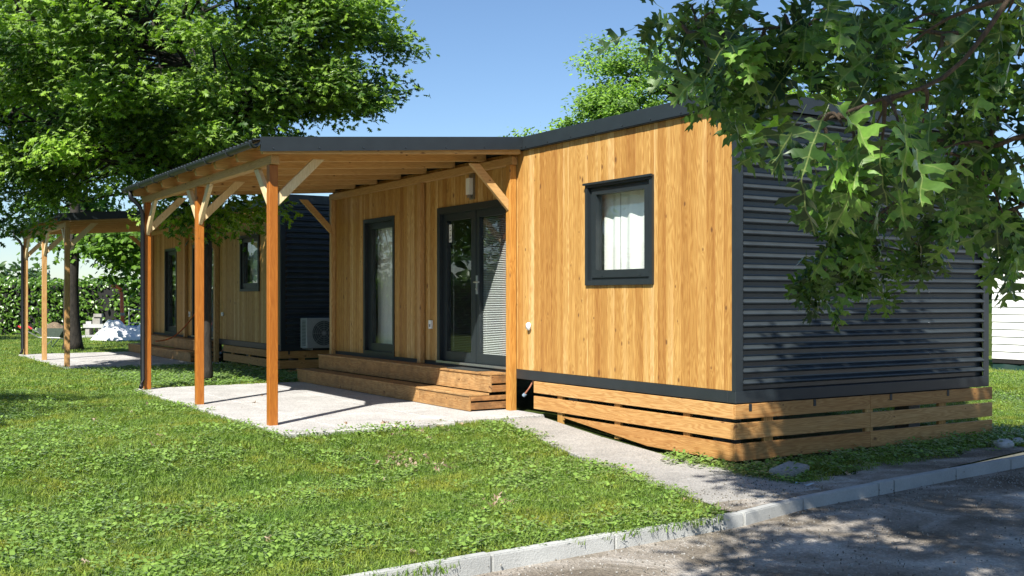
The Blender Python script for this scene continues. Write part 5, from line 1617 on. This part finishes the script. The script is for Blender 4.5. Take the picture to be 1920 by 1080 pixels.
def oak():
    rs = np.random.RandomState(2024)
    base = Vector((5.6, -1.4, -0.28))
    root = empty("oak_tree", base, "red oak tree whose low branches hang into the top right of the view", "tree")
    mb = MB()
    fork = Vector((5.3, -0.9, 3.6))
    mb.tube([base, base + Vector((0, 0, 0.3)), base.lerp(fork, 0.5) + Vector((0.05, 0, 0)), fork, Vector((4.6, 0.2, 5.6)), Vector((4.2, 0.8, 7.0))], [0.34, 0.26, 0.23, 0.20, 0.12, 0.03], 14)
    mb.build("trunk", M['bark'], root, origin=base, smooth=True)
    # boughs: polylines given as (px, py, depth) where they enter the view
    bough = MB()
    def curve(pts, n=14):
        pts = [Vector(p) for p in pts]; out = []
        for i in range(n + 1):
            t = i / n * (len(pts) - 1); k = min(int(t), len(pts) - 2); f = t - k
            p0 = pts[max(k-1, 0)]; p1 = pts[k]; p2 = pts[k+1]; p3 = pts[min(k+2, len(pts)-1)]
            out.append(0.5*((2*p1) + (p2-p0)*f + (2*p0-5*p1+4*p2-p3)*f*f + (-p0+3*p1-3*p2+p3)*f**3))
        return out
    mains = [
        ([fork, P(2500, -300, 3.4), P(2150, -60, 3.6), P(1840, 60, 3.9), P(1600, 40, 4.1), P(1420, 55, 4.2), P(1290, 60, 4.2)], 0.010),
        ([fork, P(2400, 0, 3.2), P(2120, 200, 3.4), P(1900, 260, 3.6), P(1760, 330, 4.2), P(1650, 400, 4.7), P(1560, 490, 5.0)], 0.010),
        ([fork, P(2300, -500, 3.0), P(2000, -160, 3.1), P(1800, 120, 3.1), P(1640, 190, 3.1), P(1530, 230, 3.1)], 0.008),
        ([fork, P(2500, 100, 3.6), P(2100, 330, 4.0), P(1930, 380, 4.3), P(1830, 420, 4.4)], 0.010),
        ([fork, P(2300, -400, 4.0), P(1900, -100, 4.6), P(1640, -60, 4.8), P(1450, 120, 4.9), P(1370, 200, 4.9)], 0.014),
    ]
    nodes = []
    curves = []
    for pts, r in mains:
        c = curve(pts, 22); curves.append(c)
        bough.tube(c, [r*(1-0.85*i/22)+0.003 for i in range(23)], 8)
    # leaf clusters: (px, py, depth, spread in m, count)
    C = []
    def cl(px, py, d, s, n): C.append((P(px, py, d), s, n, d))
    for (px, py) in ((1255, 30), (1300, 75), (1345, 25), (1330, 120), (1380, 165), (1400, 60), (1445, 110), (1420, 190), (1470, 30), (1500, 90), (1530, 20), (1300, 10)):
        cl(px, py, rs.uniform(3.9, 4.5), 0.13, 12)
    for (px, py) in ((1370, 190), (1345, 150), (1400, 140)):
        cl(px, py, rs.uniform(4.4, 5.0), 0.13, 11)
    for (px, py) in ((1580, 70), (1640, 30), (1700, 90), (1760, 30), (1740, 130), (1820, 100), (1880, 40), (1860, 150), (1910, 110), (1600, 10), (1680, 10), (1800, 10), (1790, 190), (1850, 230), (1900, 190), (1640, 110)):
        cl(px, py, rs.uniform(3.2, 4.6), 0.14, 13)
    for (px, py) in ((1520, 240), (1580, 235), (1545, 290), (1640, 240), (1690, 250), (1650, 300), (1730, 230), (1600, 280)):
        cl(px, py, rs.uniform(2.9, 3.4), 0.09, 5)
    for (px, py) in ((1620, 270), (1700, 300), (1760, 280), (1820, 300), (1880, 280), (1900, 330), (1780, 350), (1850, 350), (1720, 350)):
        cl(px, py, rs.uniform(3.6, 4.4), 0.13, 9)
    for (px, py) in ((1600, 380), (1650, 370), (1640, 430), (1700, 400), (1750, 420), (1690, 470), (1620, 470), (1580, 440), (1560, 490), (1540, 530), (1590, 520), (1660, 510), (1720, 460), (1790, 400), (1530, 500), (1570, 410)):
        cl(px, py, rs.uniform(4.6, 5.4), 0.12, 12)
    for (px, py) in ((1830, 400), (1880, 400), (1915, 380), (1870, 440), (1820, 360), (1890, 460), (1918, 440)):
        cl(px, py, rs.uniform(3.9, 4.8), 0.10, 9)
    allp = [p for c in curves for p in c[6:]]
    leaves = []
    SUNV = -np.array(TRAVEL)
    twigs = MB()
    for c, s, n, dep in C:
        q = min(allp, key=lambda p: (p - c).length + 0.5*abs(p.z - c.z) * (p.z < c.z))
        m = q.lerp(c, 0.5) + Vector((rs.normal(0, .03), rs.normal(0, .03), 0.05))
        pts = [q*(1-t)**2 + m*2*t*(1-t) + c*t*t for t in (0, .25, .5, .75, 1)]
        twigs.tube(pts, [0.009, 0.007, 0.0055, 0.004, 0.003], 6, cap=False)
        axis = (pts[-1] - pts[-2]).normalized()
        for k in range(int(n * (1.12 if dep > 3.45 else 1.0))):
            t = rs.uniform(-0.9, 0.8)
            st = c + axis * (t * s) + Vector(rs.normal(0, s*0.28, 3))
            dr_ = Vector((rs.normal(0, .65), rs.normal(0, .65), rs.normal(-0.75, 0.5))) + axis*0.7
            dr_.normalize()
            up = Vector((rs.normal(0, .6), rs.normal(0, .6), rs.normal(0, .4))) + Vector((-0.45, -0.6, 0.6))
            leaves.append((st + dr_*0.03, dr_, up.normalized(), rs.uniform(0.10, 0.175) if dep > 3.45 else rs.uniform(0.14, 0.19)))
    bough.build("bough", M['twig'], root, origin=fork, smooth=True, fix=False)
    twigs.build("twigs", M['twig'], root, origin=fork, smooth=True, fix=False)["kind"] = 'stuff'
    # the 300 leaves that show largest are objects of their own
    def shows(lf):
        p = lf[0]; d_, lat = cam_depth(p.x, p.y); t = lat / d_
        x = 960 + F*t; y = 560 - F*(p.z - CAM_Z)/d_
        if not (1190 < x < 1925 and -10 < y < 1080): return -1
        return lf[3] / d_
    leaves.sort(key=lambda l: -shows(l))
    meshes = [oak_leaf_mesh(s) for s in range(11)]
    RB = Vector(root.location)
    for i, (p, dv, up, s) in enumerate(leaves[:298]):
        x = dv.cross(up).normalized(); z = x.cross(dv)
        o = bpy.data.objects.new("leaf", meshes[i % 11]); o.parent = root
        o.matrix_local = Matrix.Translation(p - RB) @ Matrix((x, dv, z)).transposed().to_4x4() @ Matrix.Scale(s, 4)
        COL.objects.link(o)
    rest = leaves[298:]
    # joined leaves keep the detailed shape
    Vs = []; Fs = []; tn = []; nb = 0
    tv = [np.array([v.co for v in m_.vertices]) for m_ in meshes]
    tf = [[tuple(p_.vertices) for p_ in m_.polygons] for m_ in meshes]
    for i, (p, dv, up, s) in enumerate(rest):
        x = dv.cross(up).normalized(); z = x.cross(dv)
        A = np.array([x, dv, z])
        v = tv[i % 11] @ A * s + np.array(p) - np.array(RB)
        Vs.append(v); Fs += [tuple(a + nb for a in f) for f in tf[i % 11]]; nb += len(v)
        tn += [rs.uniform(0, 0.97) if rs.uniform() > 0.02 else 1.0] * len(tf[i % 11])
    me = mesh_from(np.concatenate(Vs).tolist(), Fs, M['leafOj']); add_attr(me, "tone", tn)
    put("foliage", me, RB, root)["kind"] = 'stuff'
    # upper crown, above the frame: it throws the dappled shade on road and end wall
    nC = 430; cc = []
    T_ = np.array(TRAVEL)
    while len(cc) < nC:
        q = np.array((rs.uniform(-1.5, 8.0), rs.uniform(-2.5, 4.3), rs.uniform(5.1, 7.6)))
        if len(cc) > 290:  # extra unseen clumps, added to deepen the shade by the end wall
            q = np.array((rs.uniform(2.6, 7.0), rs.uniform(2.6, 4.1), rs.uniform(5.2, 7.2)))
        elif ((q[0]-3.6)/5.0)**2 + ((q[1]-0.8)/3.6)**2 + ((q[2]-6.2)/1.5)**2 > 1: continue
        # unseen crown shaped by its shadow
        s_ = (q[2] + 0.2) / -T_[2]; lx, ly = q[0] + T_[0]*s_, q[1] + T_[1]*s_
        d_, lt = cam_depth(lx, ly); lpx = 960 + F*lt/max(d_, .1)
        if ly < 7.5 and lpx < 1390 + rs.uniform(-40, 160): continue
        if ly >= 7.5:
            sw = (7.62 - q[1]) / T_[1]; wx, wz = q[0] + T_[0]*sw, q[2] + T_[2]*sw
            if wx < 8.25: continue
            d_, lt = cam_depth(wx, 7.62); wpx = 960 + F*lt/d_
            if 1480 < wpx < 1745:
                if wz > 1.0: continue
            elif wz > -0.1: continue
        cc.append(q)
    cc = np.array(cc)
    cb = MB()
    f2 = Vector((4.6, 0.2, 5.6))
    for q in cc:
        q = Vector(q); m = f2.lerp(q, 0.5) + Vector((0, 0, 0.1)); cb.tube([f2.lerp(q, 0.15), m, q], [0.03, 0.015, 0.006], 5, cap=False)
    cb.build("branches", M['bark'], root, origin=f2, smooth=True, fix=False)
    n = 40000
    ci = rs.randint(0, nC, n)
    off = np.clip(rs.normal(0, 0.22, (n, 3)), -0.42, 0.42) * np.array([1, 1, 0.6])
    pos = cc[ci] + off
    # keep the upper crown out of the picture
    dd = FW[0]*pos[:, 0] + FW[1]*pos[:, 1]; lat = RT[0]*pos[:, 0] + RT[1]*pos[:, 1]
    yy = 560 - F*(pos[:, 2] - CAM_Z)/np.maximum(dd, 0.1); xx = 960 + F*lat/np.maximum(dd, 0.1)
    keep = ~((dd > 0) & (yy > -60) & (xx < 2000)) ; pos = pos[keep]; n = len(pos)
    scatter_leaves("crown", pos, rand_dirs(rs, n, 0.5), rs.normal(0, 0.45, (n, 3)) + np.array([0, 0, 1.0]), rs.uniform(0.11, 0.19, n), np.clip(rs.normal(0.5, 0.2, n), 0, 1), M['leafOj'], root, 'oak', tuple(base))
oak()
print("scene built:", len(bpy.data.objects), "objects")
